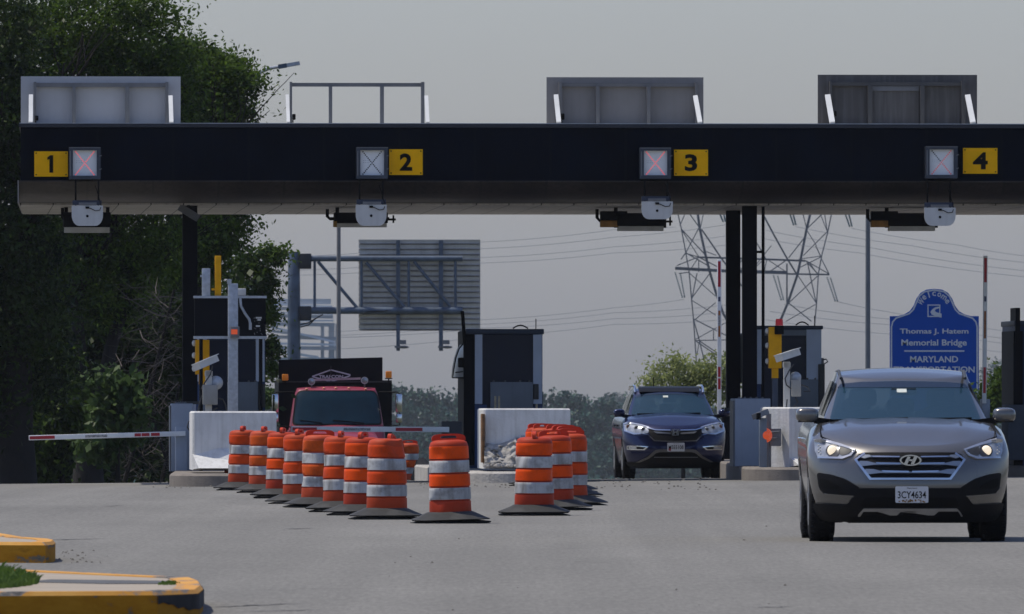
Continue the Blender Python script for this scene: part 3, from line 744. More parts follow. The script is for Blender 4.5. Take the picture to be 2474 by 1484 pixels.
def barrier(label, px, Y, x0, x1, y_top, y_bot, toe, wing=None, depth=2.4, broken=False, mat=None):
    a = At(px, Y); t = thing('concrete_barrier', label, 'concrete barrier', (a.X, a.Y, a.z(y_bot) + a.Z), TH, 'white concrete barriers on the toll islands')
    k = lambda x, y: (a.x(x), a.z(y) - a.z(y_bot))
    X0, Zt = k(x0, y_top); X1, _ = k(x1, y_top)
    c = .022
    b = MB()
    wx = a.x(wing) if wing else X0 + .03
    # body: front face from wx to X1, left end angled back
    outl = [(wx, 0), (X1 - .015, 0), (X1, .02), (X1, depth), (X0, depth), (X0, .35 if wing else .03)]
    n = len(outl); ins = [(x + (c if x < 0 else -c), y + (c if y < 1 else -c)) for x, y in outl]
    V = [(x, y, -.03) for x, y in outl] + [(x, y, Zt - c) for x, y in outl] + [(x, y, Zt) for x, y in ins]
    Fc = [tuple(range(2 * n, 3 * n))]
    for q in range(2):
        for i in range(n): Fc.append((q * n + i, q * n + (i + 1) % n, (q + 1) * n + (i + 1) % n, (q + 1) * n + i))
    b.add(V, Fc).build('block', m_concrete, t, 10)
    if toe:
        P = [k(*p) for p in toe]   # A, B, C top line, then E, D foot line
        A, B, C_, E, D = P
        V = [(A[0], .02, A[1]), (B[0], .02, B[1]), (C_[0], .02, C_[1]), (E[0], -.42, 0), (D[0], -.42, 0), (A[0], .02, -.02), (C_[0], .02, -.02)]
        MB().add(V, [(4, 3, 2, 1, 0), (5, 4, 0), (6, 2, 3), (5, 6, 3, 4), (0, 1, 2, 6, 5)]).build('sloped_toe', m_concrete, t, 20)
    if broken:
        rg = np.random.default_rng(11); nx, nz = 26, 16; V = []; Q = []
        for j in range(nz + 1):
            for i in range(nx + 1):
                u, v = i / nx, j / nz
                x = X0 + .0 + (1.0) * u * 1.02; ztop = .40 - .05 * math.sin(u * 7) + .10 * u; z = ztop * v
                y = -.42 * (1 - v) ** .8 + rg.normal() * .035 * (1 if 0 < v < 1 else .3) - .012
                V.append((x, y + (.03 if v == 1 else 0), z + rg.normal() * .008))
        for j in range(nz):
            for i in range(nx): Q.append((j * (nx + 1) + i, j * (nx + 1) + i + 1, (j + 1) * (nx + 1) + i + 1, (j + 1) * (nx + 1) + i))
        mesh_np('broken_edge', V, Q, m_rawconc, t)
        rb = MB()
        for _ in range(40):
            r = R.uniform(.015, .05); rb.ball((X0 + R.uniform(0, .95), -.42 - R.uniform(0, .15), r * .5), (r, r, r * .7), .7, 6, 4)
        rb.build('rubble', m_rawconc, t, 20)
    return t, a
barrier('white concrete crash block on the left island under the message board', 566, 198.0, 465, 668, 994, 1131, [(465, 1097), (514, 1082), (668, 1080), (668, 1127), (479, 1127)])
barrier('white concrete crash block with crumbled corner on the middle island', 1274, 202.4, 1168, 1378, 987, 1128, None, broken=True)
barrier('white concrete crash block on the right island partly behind the grey car', 1950, 202.6, 1860, 2030, 984, 1124, [(1908, 1106), (1960, 1094), (2030, 1090), (2030, 1122), (1926, 1122)], wing=1906)
cap = [(1230, 1245, 983, 988), (1170, 1207, 981, 988), (1320, 1352, 981, 988)]

def plinth(label, px0, px1, Y, y0, y1, d=1.0):
    a = At((px0 + px1) / 2, Y); zb = a.z(y1)
    t = thing('column_plinth', label, 'plinth', (a.X, a.Y, a.Z + zb), TH, 'painted plinths below the canopy columns')
    X0, X1 = a.x(px0), a.x(px1); H = a.z(y0) - zb
    MB().bbox(X0, X1, 0, d, 0, H, .012).build('block', m_plinth, t)
    s = MB(); s.box(X0 - .025, X0 - .002, .05, d * .8, 0, H * .97); s.build('side_plate', m_greyframe, t)
    b = MB()
    for i in range(5): b.ball((X0 + .08 + (X1 - X0 - .2) * i / 4, .2, H + .01), .02, 1, 8, 6)
    b.build('anchor_nut', m_greyframe, t)
plinth('pale blue-grey plinth on the left island at the lowered gate arm', 414, 466, 206.9, 975, 1139, 1.0)
plinth('pale blue plinth under the pair of columns on the right island', 1775, 1861, 207.2, 963, 1127, 1.2)

# ------------------------------------------------------------------ toll booths
def booth(label, px0, px1, Y, y_top, y_bot, jambs, win, panel, low, depth=2.6, hood=True, rim=13, left_side=True, sidebox=None):
    a = At((px0 + px1) / 2, Y); zb = a.z(y_bot); k = lambda y: a.z(y) - zb
    t = thing('toll_booth', label, 'toll booth', (a.X, a.Y, a.Z + zb), TH, 'toll booths')
    X0, X1 = a.x(px0), a.x(px1); H = k(y_top)
    MB().box(X0, X1, .10, depth, -.05, H - .02).build('shell', m_boothblue, t)
    MB().bbox(X0 - .02, X1 + .02, -.03, depth + .05, H - rim / a.s, H, .012).build('roof', m_boothrim, t)
    zt = H - rim / a.s - .002
    for (p, q, yb) in jambs: MB().box(a.x(p), a.x(q), .0, .098, k(yb), zt).build('jamb', m_jamb, t)
    wx0, wx1, wy0, wy1, r = win
    MB().prism(rounded([(a.x(wx0), k(wy1)), (a.x(wx1), k(wy1)), (a.x(wx1), k(wy0)), (a.x(wx0), k(wy0))], r), .06, .098).build('window', m_boothglass, t)
    if panel:
        px, qx, py, qy = panel
        p = MB(); p.bbox(a.x(px), a.x(qx), -.06, .05, k(qy), k(py), .01); pp = p.build('cabinet', m_boothgrey, t)
        d = MB()
        for i in (.08, .35, .7, .92): d.ball((a.x(px) + (a.x(qx) - a.x(px)) * i, 0, k(py) + .012), .018, 1, 8, 6)
        d.build('bolt', m_greyframe, pp)
    if sidebox:
        px, qx, py, qy = sidebox
        MB().bbox(a.x(px), a.x(qx), -.03, .08, k(qy), k(py), .01).build('side_box', m_darkgrey, t)
    if low:
        px, qx, py, qy = low
        MB().box(a.x(px), a.x(qx), .02, .098, 0, k(py)).build('lower_panel', m_boothblue, t)
    ant = MB(); ant.tube([(X1 - .10, .3, H), (X1 - .10, .3, H + .17)], .008, 6); ant.build('aerial', m_ink, t)
    cb = MB(); cb.tube([(X0 + (X1 - X0) * u, .4, H + .01 + .055 * math.sin(math.pi * (u - .62) / .2)) for u in [.62, .65, .68, .72, .76, .80, .82]], .012, 6); cb.build('roof_cable', m_ink, t)
    return t, a, k
# middle booth
t, a, k = booth('dark blue toll booth on the middle island with pale jambs and grey cabinet', 1128, 1311, 211.0, 795, 1124, [(1147, 1165, 976), (1288, 1309, 976)], (1163, 1290, 809, 985, .05), (1184, 1287, 923, 1000), (1147, 1176, 978, 1120), sidebox=(1288, 1301, 928, 965))
s = MB(); s.box(a.x(1120), a.x(1146), .02, 2.4, 0, k(800)); s.build('door_side', m_black, t)
MB().tube([(a.x(1122), -.06, k(830)), (a.x(1117), -.06, k(762)), (a.x(1116), -.06, k(752))], .03, 8).build('tall_post', m_ink, t)
def hood(t, a, k, m, pts, w0, y0):
    # curved weather hood over the booth's transaction window, bulging out to the side
    n = 8; V = []; Q = []
    for j, (px, py) in enumerate(pts):
        for i in range(n + 1):
            u = i / n
            V.append((a.x(w0) + (a.x(px) - a.x(w0)) * math.sin(math.pi / 2 * (1 - abs(2 * u - 1)) ** .5) if True else 0, y0 + 1.3 * u, k(py)))
    for j in range(len(pts) - 1):
        for i in range(n): Q.append((j * (n + 1) + i, j * (n + 1) + i + 1, (j + 1) * (n + 1) + i + 1, (j + 1) * (n + 1) + i))
    o = mesh_np('weather_hood', V, Q, m, t)
    for p in o.data.polygons: p.use_smooth = True
hood(t, a, k, m_clear, [(1119, 832), (1110, 842), (1103, 862), (1098, 885), (1096, 905), (1095, 912)], 1121, .2)
fr = MB(); fr.tube([(a.x(1120), .15, k(830)), (a.x(1110), .15, k(842)), (a.x(1102), .15, k(864)), (a.x(1097), .15, k(890)), (a.x(1094), .15, k(913)), (a.x(1120), .15, k(913))], .012, 6)
fr.bbox(a.x(1107), a.x(1122), .0, .2, k(888), k(864), .02); fr.tube([(a.x(1100), .15, k(900)), (a.x(1119), .15, k(898))], .010, 6); fr.build('hood_frame', m_ink, t)
# rusty, yellow-scarred edge and small items on the middle island
a2 = At(1170, 202.2); rs = MB(); rs.bbox(a2.x(1164), a2.x(1171), 0, .5, a2.z(1118), a2.z(1000), .01)
tag(rs.build('steel_edge_post', M('rusty_edge', (.16, .075, .025), .8, 0, .6, 9, grime=.7, dirt=(.03, .025, .02), gscale=5), None, loc=a2.loc, rotz=TH), 'rusty steel edge post at the corner of the crumbled block', 'post')
a2 = At(1200, 208.0); br = MB()
for q in (1194, 1203): br.bbox(a2.x(q), a2.x(q + 5), 0, .06, a2.z(1118), a2.z(957), .008)
for q in (1294,): br.bbox(a2.x(q), a2.x(q + 5), 0, .05, a2.z(1118), a2.z(976), .008)
tag(br.build('bracket_posts', M('cream_post', (.36, .30, .19), .7, 0, .3, 8), None, loc=a2.loc, rotz=TH), 'thin cream bracket posts before the grey cabinet of the middle booth', 'bracket')
# right booth
t, a, k = booth('dark toll booth on the right island behind the yellow signal', 1829, 1985, 213.0, 787, 1124, [(1948, 1984, 928), (1829, 1846, 928)], (1838, 1951, 803, 985, .10), (1890, 1976, 917, 1000), None, rim=9, sidebox=(1976, 1992, 880, 985))
MB().box(a.x(1829), a.x(1984), .004, .098, k(811), k(797)).build('lintel', m_boothgrey, t)
mi = MB(); mi.tube([(a.x(1985), .0, k(870)), (a.x(1995), -.05, k(868)), (a.x(1999), -.05, k(874)), (a.x(1990), -.03, k(880))], .012, 6); mi.bbox(a.x(1984), a.x(1990), -.02, .1, k(905), k(865), .01); mi.build('side_hook', m_greyframe, t)
hood(t, a, k, m_teal, [(1791, 805), (1780, 815), (1772, 840), (1768, 870), (1765, 905), (1764, 925)], 1829, .2)
# left booth behind the message board
t, a, k = booth('dark toll booth on the left island behind the galvanised pole', 474, 641, 211.0, 806, 1134, [(618, 639, 922), (474, 500, 922)], (500, 619, 822, 990, .06), (549, 623, 923, 1000), None, sidebox=(624, 640, 928, 985))
# booth at the right frame edge
t, a, k = booth('dark toll booth cut off by the right edge of the photo', 2452, 2620, 212.0, 775, 1130, [(2475, 2500, 960)], (2505, 2590, 800, 960, .06), (2480, 2600, 930, 1000), None)
s = MB(); s.box(a.x(2448), a.x(2470), .0, 2.4, 0, k(800)); s.box(a.x(2452), a.x(2463), -.05, 1.0, k(830), k(744)); s.box(a.x(2447), a.x(2462), -.04, .3, k(985), k(830)); s.build('door_side', m_black, t)
a2 = At(2470, 209.9); pl = MB(); pl.bbox(a2.x(2434), a2.x(2600), 0, 1.2, a2.z(1112), a2.z(978), .02)
tag(pl.build('steel_guard', M('dark_slate_guard', (.045, .055, .07), .7, 0, .2, 3, streak=.5, dirt=(.03, .035, .045)), None, loc=a2.loc, rotz=TH), 'dark slate guard panel on the island at the right edge', 'guard')

# ------------------------------------------------------------------ equipment of the left island
a = At(556, 204.2); zb = .19
t = thing('message_board', 'black rear of a framed message board above the left island', 'message board', (a.X, a.Y, a.Z + zb), TH)
k = lambda y: a.z(y) - zb
MB().box(a.x(470), a.x(642), .0, .18, k(812), k(721)).build('panel', m_blackbox, t)
r_ = MB(); r_.box(a.x(468), a.x(644), -.03, .2, k(721) + .002, k(715)); r_.box(a.x(468), a.x(644), -.03, .2, k(819), k(812) - .002); r_.build('rail', m_galv, t)
e = MB()
for q in (480, 531, 635):
    e.lathe([(.022, -.006), (.022, .006)], 10, 'y', (a.x(q), .08, k(712)))
e.build('lifting_eye', m_ink, t)
st = MB()
for (q, w, y, c) in [(618, 14, 766, 0), (622, 8, 771, 0), (618, 10, 786, 0)]: st.box(a.x(q), a.x(q + w), -.006, -.001, k(y + 4), k(y))
st.build('sticker', m_offwhite, t)
st = MB()
for i in range(16): q, y = R.uniform(612, 634), R.uniform(766, 810); st.box(a.x(q), a.x(q + 2), -.006, -.001, k(y + 2), k(y))
st.build('vent_dots', m_greyframe, t)
cb = MB(); cb.tube([(a.x(580), -.02, k(718)), (a.x(582), -.03, k(740)), (a.x(592), -.03, k(758)), (a.x(602), -.02, k(772)), (a.x(605), -.02, k(786))], .022, 8); cb.box(a.x(601), a.x(608), -.05, -.001, k(797), k(780)); cb.build('conduit', m_galv, t)
bx = MB(); bx.bbox(a.x(574), a.x(594), -.02, .15, k(715) + .003, k(697), .01); bx.build('junction_box', m_offwhite, t)
MB().tube([(a.x(486), .1, k(1130) * 0), (a.x(486), .1, k(715))], .03, 8).build('leg', m_black, t)
MB().tube([(a.x(630), .1, 0), (a.x(630), .1, k(715))], .03, 8).build('leg', m_black, t)
a = At(563, 203.4); t = thing('galvanised_pole', 'square galvanised pole with a small orange light before the message board', 'pole', (a.X, a.Y, a.Z + .19), TH)
k = lambda y: a.z(y) - .19
MB().bbox(a.x(551), a.x(575), 0, .16, 0, k(685), .008).build('shaft', m_galv, t)
b_ = MB()
for y in (715, 815): b_.box(a.x(550) - .008, a.x(576) + .008, -.006, .17, k(y) - .008, k(y))
b_.box(a.x(549), a.x(559), -.02, .05, k(686), k(675)); b_.build('bracket', m_galv, t)
lb = MB(); lb.bbox(a.x(556), a.x(578), -.14, -.008, k(816), k(789), .01); lx = lb.build('light_box', m_greyframe, t)
MB().box(a.x(558), a.x(573), -.15, -.142, k(808), k(796)).build('orange_lens', m_orangelens, lx)
# posts sticking up behind the board
for (x0, x1, y0, m, lab, nm) in [(485, 505, 650, m_galv, 'short galvanised post rising behind the message board', 'steel_post'), (516, 531, 620, m_yellowpaint, 'yellow post rising behind the message board', 'yellow_post')]:
    a = At((x0 + x1) / 2, 205.2); b_ = MB(); b_.bbox(a.x(x0), a.x(x1), -.95, -.85, a.z(718), a.z(y0), .008)
    if nm == 'yellow_post': b_.box(a.x(508), a.x(515.8), -.96, -.86, a.z(703), a.z(698))
    else: b_.box(a.x(481), a.x(484.8), -.94, -.88, a.z(671), a.z(666))
    tag(b_.build(nm, m, None, loc=a.loc, rotz=TH), lab, 'post')

def traffic_signal(label, px0, px1, Y, y0, y1, ypost, base_off, beacon=None, post_m=None):
    a = At((px0 + px1) / 2, Y); t = thing('lane_traffic_light', label, 'traffic light', (a.X, a.Y, a.Z + base_off), TH, 'yellow traffic lights on the islands')
    k = lambda y: a.z(y) - base_off
    X0, X1 = a.x(px0), a.x(px1)
    MB().bbox(X0, X1, 0, .22, k(y1), k(y0), .012).build('housing', m_yellowpaint, t)
    v = MB()
    for f in (.1, .45, .83): v.ball((X0 - .02, .1, k(y1) + (k(y0) - k(y1)) * (1 - f)), (.035, .05, .05), 1, 10, 8)
    v.build('visor', m_offwhite, t)
    w = (X1 - X0) * .25
    MB().box(-w, w, .03, .15, k(y1) - .16, k(y1)).build('neck', m_yellowpaint, t)
    MB().tube([(0, .09, 0), (0, .09, k(y1) - .158)], w * .95, 12).build('post', post_m or m_boothgrey, t)
    if beacon:
        bx0, bx1, b0, b1, b2 = beacon
        MB().bbox(a.x(bx0) - .01, a.x(bx1) + .01, -.08, -.004, k(b2), k(b1), .008).build('beacon_base', m_ink, t)
        MB().lathe([((a.x(bx1) - a.x(bx0)) / 2, 0), ((a.x(bx1) - a.x(bx0)) / 2 * .95, k(b0) - k(b1) - .02), (.05, k(b0) - k(b1))], 16, 'z', ((a.x(bx0) + a.x(bx1)) / 2, -.06, k(b1) + .002)).build('beacon_lens', m_redlens, t)
    return t
traffic_signal('yellow traffic light box partly behind the camera on the left island', 472, 506, 205.0, 821, 905, 985, .19)
traffic_signal('yellow traffic light with red beacon on the right island', 1857, 1888, 206.0, 790, 890, 985, .20, (1872, 1891, 771, 787, 808), M('slate_post', (.06, .075, .105), .5, .3))
def cctv(label, Y, px, base_y, cam_q, arm_x, box_q, dome, island, cables):
    a = At(px, Y); t = thing('camera_station', label, 'camera', (a.X, a.Y, a.Z + island), TH, 'roadside cameras on the islands')
    k = lambda y: a.z(y) - island
    (xa, ya), (xb, yb) = cam_q
    MB().bar((a.x(xa), -.25, k(ya)), (a.x(xb), .15, k(yb)), .105, .15).build('camera_housing', m_offwhite, t)
    vz = MB(); vz.bar((a.x(xa) - .02, -.27, k(ya) + .055), (a.x(xb), .13, k(yb) + .060), .012, .18); vz.build('sun_shield', m_white, t)
    p = MB(); p.bar((a.x(arm_x), 0, k(base_y)), (a.x(arm_x), 0, k(max(ya, yb) + 8)), .10, .10); p.box(a.x(arm_x) - .06, a.x(arm_x) + .06, -.05, .05, k(max(ya, yb) + 22), k(max(ya, yb) + 10)); p.build('pedestal', m_offwhite, t)
    x0, x1, y0, y1 = box_q
    MB().bbox(a.x(x0), a.x(x1), -.28, -.05, k(y1), k(y0), .012).build('control_box', M('warm_grey_box', (.26, .26, .245), .6, 0, .12, 5, streak=.3, dirt=(.2, .19, .18)), t)
    cx, cy, r = dome
    MB().ball((a.x(cx), .05, k(cy)), r / a.s, 1, 16, 10).build('dome', m_galv, t)
    c = MB()
    for pts in cables: c.tube([(a.x(x), -.10 - .02 * (i % 2), k(y)) for i, (x, y) in enumerate(pts)], .011, 6)
    c.build('cable', m_darkgrey, t)
    return t
cctv('white surveillance camera on a pedestal on the left island before the yellow light', 201.6, 505, 1000, ((474, 887), (519, 868)), 504, (489, 525, 930, 978), (522, 925, 17), .19,
     [[(513, 884), (508, 905), (494, 925), (486, 940)], [(525, 985), (510, 995), (485, 1003), (468, 1008), (455, 1020), (452, 1032), (460, 1044), (470, 1047)], [(526, 962), (538, 965), (545, 978), (547, 996)], [(488, 955), (480, 980), (476, 1000)]])
cctv('white surveillance camera on a pedestal on the right island beside the yellow light', 203.6, 1905, 1000, ((1879, 866), (1925, 852)), 1900, (1910, 1932, 918, 958), (1922, 912, 14), .20,
     [[(1916, 880), (1905, 895), (1895, 915), (1898, 930), (1910, 940)], [(1920, 960), (1926, 972), (1915, 985)], [(1900, 965), (1898, 985), (1890, 1003), (1889, 1040), (1886, 1060)], [(1935, 930), (1950, 935), (1956, 945), (1940, 946)]])
# side-facing warning lamp and a small camera box on the right island
a = At(1850, 202.4); t = thing('warning_lamp', 'red-orange warning lamp on brackets at the right island barrier', 'lamp', a.loc, TH)
MB().ball((a.x(1850), 0, a.z(1052)), (.10, .12, .115), 1, 18, 12).build('lens', m_orangelens, t)
b_ = MB(); b_.tube([(a.x(1855), .06, a.z(1045)), (a.x(1884), .12, a.z(1043))], .015, 6); b_.tube([(a.x(1855), .06, a.z(1060)), (a.x(1884), .12, a.z(1058))], .015, 6); b_.box(a.x(1862), a.x(1888), .12, .3, a.z(1078), a.z(1036)); b_.tube([(a.x(1858), .2, .18), (a.x(1858), .2, a.z(1000))], .045, 8); b_.build('bracket', m_greyframe, t)
a = At(1838, 202.3); t = thing('small_camera', 'small dark camera box on a post before the pale blue plinth', 'camera', a.loc, TH)
MB().bar((a.x(1822), -.25, a.z(1006)), (a.x(1850), .1, a.z(996)), .085, .12).build('camera_housing', m_greyframe, t)
l = MB(); l.box(a.x(1824), a.x(1834), -.34, -.26, a.z(1014), a.z(998)); l.build('lens', m_ink, t)
MB().bbox(a.x(1834), a.x(1852), .0, .1, .18, a.z(1010), .01).build('post', m_boothgrey, t)

# ------------------------------------------------------------------ gate arms
def gate(label, a, cab, arm, bands, width, stickers, pedestal_m, vertical=False, base=.18):
    """arm from pivot to tip in picture points; bands in fractions of its length"""
    t = thing('barrier_gate', label, 'barrier gate', (a.X, a.Y, a.Z + base), TH, 'barrier gates of the lanes')
    k = lambda p: Vector((a.x(p[0]), 0, a.z(p[1]) - base))
    x0, x1, y0 = cab
    MB().bbox(a.x(x0), a.x(x1), .06, .5, 0, a.z(y0) - base, .02).build('cabinet', pedestal_m, t)
    p, q = k(arm[0]), k(arm[1]); d = (q - p); w = width / a.s
    arm_o = MB().bar(p, q, .045, w).build('arm', m_armwhite, t, bevel=.004) if False else None
    n = Vector((-d.z, 0, d.x)).normalized() * w / 2
    mb = MB(); V = [p + n, p - n, q - n, q + n]
    mb.add([(v.x, -.03, v.z) for v in V] + [(v.x, .02, v.z) for v in V], [(0, 1, 2, 3), (7, 6, 5, 4), (0, 4, 5, 1), (1, 5, 6, 2), (2, 6, 7, 3), (3, 7, 4, 0)])
    arm_o = mb.build('arm', m_armwhite, t, bevel=.006)
    def band(f0, f1, mm, nm, wf=.62):
        A = p + d * f0; B = p + d * f1; nn = n * wf
        b = MB(); V = [A + nn, A - nn, B - nn, B + nn]
        b.add([(v.x, -.036, v.z) for v in V] + [(v.x, -.029, v.z) for v in V], [(0, 1, 2, 3), (7, 6, 5, 4), (0, 4, 5, 1), (1, 5, 6, 2), (2, 6, 7, 3), (3, 7, 4, 0)])
        b.build(nm, mm, arm_o)
    for f0, f1 in bands: band(f0, f1, m_red, 'red_band')
    for f0, f1, mm in stickers: band(f0, f1, mm, 'sticker', .5)
    return t
gate('lowered red and white gate arm across lane 1 before the dark trees', At(440, 206.2), (424, 452, 1030), ((448, 1047.5), (70, 1058)), [(.345, .27) if 0 else (.23, .28), (.285, .325), (.165, .22), (.835, .995)], 12, [(.50, .64, m_sticker)], m_plinth)
gate('lowered red and white gate arm in front of the red truck', At(1092, 208.0), (1067, 1117, 1018), ((1085, 1038), (704, 1036.5)), [(.17, .34), (.84, .995)], 13, [(.50, .67, m_sticker)], m_darkgrey)
gate('raised red and white gate arm in lane 3 beside the dark blue car', At(1760, 229.0), (1744, 1792, 985), ((1737, 1000), (1737, 628)), [(.825, .99), (.24, .305), (.16, .23)], 10, [(.50, .57, m_stickero), (.57, .64, m_sticker), (.64, .67, m_stickero), (.73, .76, M('blue_mark', (.05, .06, .12), .5))], m_black)
gate('raised red and white gate arm at the right beside the blue welcome sign', At(2382, 211.0), (2372, 2392, 964), ((2377, 975), (2380, 618)), [(.82, .985), (.07, .245)], 10, [(.44, .625, m_stickero), (.69, .725, M('blue_mark_b', (.05, .06, .12), .5))], m_plinth)

# ------------------------------------------------------------------ traffic drums
def orange_mat(name, col, dirtk):
    return M(name, col, .55, 0, .10, 3.5, grime=dirtk, dirt=(.20, .035, .010), gscale=5, spec=.12)
m_or = [orange_mat('drum_orange_sheet_%d' % i, c, d) for i, (c, d) in enumerate([((.78, .075, .004), .4), ((.60, .058, .006), .7), ((.58, .085, .010), .85)])]
m_shell = [orange_mat('drum_plastic_%d' % i, c, .4) for i, c in enumerate([(.42, .045, .018), (.46, .06, .02), (.50, .075, .03)])]
m_wh = M('drum_white_sheet', (.45, .455, .455), .6, 0, .10, 5, grime=.85, dirt=(.17, .16, .15), gscale=6, streak=.75, spec=.15)
m_handle = orange_mat('drum_handle_plastic', (.55, .05, .022), .3)
def ring(r0, r1, z0, z1, dent):
    b = MB(); n = 40; V = []
    prof = [(r0 - .006, z0 - .002), (r0, z0 + .003)] + [(r0 + (r1 - r0) * q, z0 + (z1 - z0) * q) for q in (.25, .5, .75)] + [(r1, z1 - .003), (r1 - .006, z1 + .002)]
    b.lathe(prof, n, cap=False)
    if dent: b.v = [dent(p) for p in b.v]
    return b
def make_drum(label, dent=None, var=0):
    t = thing('traffic_drum', label, 'traffic drum', (0, 0, 0), 0, 'orange and white traffic drums')
    R0 = lambda z: .222 - .020 * (z - .1) / .73
    b = MB(); pr = [(.20, .045), (.222, .10)]
    for z in (.240, .382, .524, .668): pr += [(R0(z - q), z - q) for q in (.124, .095, .066, .036)] if z > .25 else []; pr += [(R0(z - .006), z - .006), (R0(z) - .012, z - .003), (R0(z) - .012, z + .003), (R0(z + .006), z + .006)]
    pr += [(R0(z), z) for z in (.70, .73, .76, .79)] + [(R0(.815), .815), (R0(.83) - .004, .83), (.188, .852), (.160, .868), (.11, .876)]
    b.lathe(pr, 40)
    if dent: b.v = [dent(p) for p in b.v]
    b.build('shell', m_shell[var], t, 50)
    for i, (za, zb_) in enumerate([(.249, .373), (.391, .515), (.533, .659), (.677, .808)]):
        ring(R0(za) + .003, R0(zb_) + .003, za, zb_, dent).build('white_band' if i % 2 == 0 else 'orange_band', m_wh if i % 2 == 0 else m_or[var], t, 50)
    # handle: flat arch with a slot
    h = MB(); n = 18; out = []; inn = []
    for i in range(n + 1):
        q = math.pi * i / n; c, s_ = math.cos(q), math.sin(q)
        out.append((.178 * math.copysign(abs(c) ** .55, c), .866 + .072 * abs(s_) ** .5)); inn.append((.085 * math.copysign(abs(c) ** .4, c), .892 + .026 * abs(s_) ** .6))
    V = [(x, -.019, z) for x, z in out] + [(x, -.019, z) for x, z in inn]
    V += [(x, .019, z) for x, z in out] + [(x, .019, z) for x, z in inn]
    m = n + 1; Fc = []
    for i in range(n):
        Fc += [(i, i + 1, m + i + 1, m + i), (2 * m + i + 1, 2 * m + i, 3 * m + i, 3 * m + i + 1), (i + 1, i, 2 * m + i, 2 * m + i + 1), (m + i, m + i + 1, 3 * m + i + 1, 3 * m + i)]
    Fc += [(0, m, 2 * m - 1, n), (2 * m, 2 * m + n, 3 * m + n, 3 * m), (m, 3 * m, 4 * m - 1, 2 * m - 1)]
    h.add(V, Fc)
    if dent: h.v = [dent(p) for p in h.v]
    h.build('handle', m_handle, t, 50)
    # rubber base: dished skirt over a second flat ring
    s = MB()
    def sq(r, z, ch=.28, rot=0):
        pts = []
        for q in range(4):
            for e in (-1, 1):
                ang = q * math.pi / 2 + rot; x, y = r, e * r * (1 - ch); pts.append((x * math.cos(ang) - y * math.sin(ang), x * math.sin(ang) + y * math.cos(ang), z + R.uniform(-.004, .004)))
        return pts
    levels = [sq(.30, .040), sq(.385, .034), sq(.398, .046), sq(.345, .066), sq(.275, .098), sq(.228, .122), sq(.19, .122)]
    V = [p for l in levels for p in l]; Fc = [tuple(range(8)), tuple(range(48, 56))]
    for l in range(6):
        for i in range(8): Fc.append((l * 8 + i, l * 8 + (i + 1) % 8, (l + 1) * 8 + (i + 1) % 8, (l + 1) * 8 + i))
    s.add(V, Fc)
    V = sq(.37, -.004, .3, .12) + sq(.385, .012, .3, .12) + sq(.30, .030, .3, .12); s.add(V, [tuple(range(8)), tuple(range(16, 24))] + [(l * 8 + i, l * 8 + (i + 1) % 8, (l + 1) * 8 + (i + 1) % 8, (l + 1) * 8 + i) for l in range(2) for i in range(8)])
    s.build('rubber_base', m_rub_base, t, 30)
    return t
def zpx(x, y): return (500 + x / 2.474) * .98922, (1000 + y / 2.474) * .98922
ordn = ['first', 'second', 'third', 'fourth', 'fifth', 'sixth', 'seventh', 'eighth']
# (centre x, foot y, handle angle, variant) read in the enlarged picture, left row from its far end
left_row = [(199, 461, 82, 1), (231, 489, 80, 1), (360, 504, 86, 2), (468, 538, 85, 0), (578, 571, 82, 1), (692, 594, 12, 2), (828, 621, 84, 1), (955, 641, 80, 0)]
right_row = [(2115, 611, 14, 0), (2205, 581, 20, 1), (2190, 529, 24, 0), (2172, 501, 20, 1), (2130, 484, 18, 0), (2050, 470, 16, 1), (2020, 462, 14, 0)]
def bumps(seed):
    # every mould has been knocked about: shallow dents at odd places
    r_ = random.Random(seed); ds = [(r_.uniform(0, 6.28), r_.uniform(.2, .8), r_.uniform(.05, .11), r_.uniform(.008, .028)) for _ in range(7)]
    def f(p):
        x, y, z = p; rr = math.hypot(x, y)
        if rr < .05: return p
        an = math.atan2(y, x); d = 0
        for a_, z_, w_, k_ in ds:
            da = (an - a_ + math.pi) % (2 * math.pi) - math.pi
            d += k_ * math.exp(-((da * .22) ** 2 + (z - z_) ** 2) / (w_ * w_))
        return (x * (1 - d / rr), y * (1 - d / rr), z - (.015 * d / .02 if z > .84 else 0))
    return f
protos = [make_drum('prototype %d' % i, bumps(i + 3), i % 3) for i in range(6)]; used = set()
def place_drum(px, py, ang, var, label):
    var = var if var not in used else var + 3 * (R.random() < .6)
    if var in used: o = copy_thing(protos[var], label)
    else: o = protos[var]; used.add(var); o['label'] = label
    Y = ground_Y(px, py) + .40; a = At(px, Y); lean = R.choice((.4, 1.0, 1.6)); q = R.uniform(0, 6.28)
    o.location = a.loc; o.rotation_euler = (math.radians(lean) * math.cos(q), math.radians(lean) * math.sin(q), math.radians(ang + R.uniform(-5, 5))); return o
# front drum first
place_drum(*zpx(1486, 690), 4, 0, 'nearest traffic drum, standing alone between the two rows, its handle facing us')
for i, (x, y, ang, v) in enumerate(left_row):
    place_drum(*zpx(x, y), ang, v, '%s drum of the left row counted from its far left end' % ordn[i])
def dent(p):
    x, y, z = p
    d = math.exp(-((x - .14) ** 2 / .012 + (z - .80) ** 2 / .012)) * (1 if y < .06 else .2)
    return (x - .03 * d, y + .10 * d, z - .02 * d + (.03 * math.exp(-((x - .2) ** 2 / .004)) if z > .84 else 0))
o = make_drum('drum with a dented shoulder and bent handle at the near end of the left row', dent, 1)
px, py = zpx(1100, 666); Y = ground_Y(px, py) + .4; a = At(px, Y); o.location = a.loc; o.rotation_euler = (0, 0, math.radians(4))
for ch in o.children:
    if ch.name.startswith('handle'): ch.rotation_euler = (math.radians(0), math.radians(12), math.radians(70)); ch.location = (.02, 0, -.01)
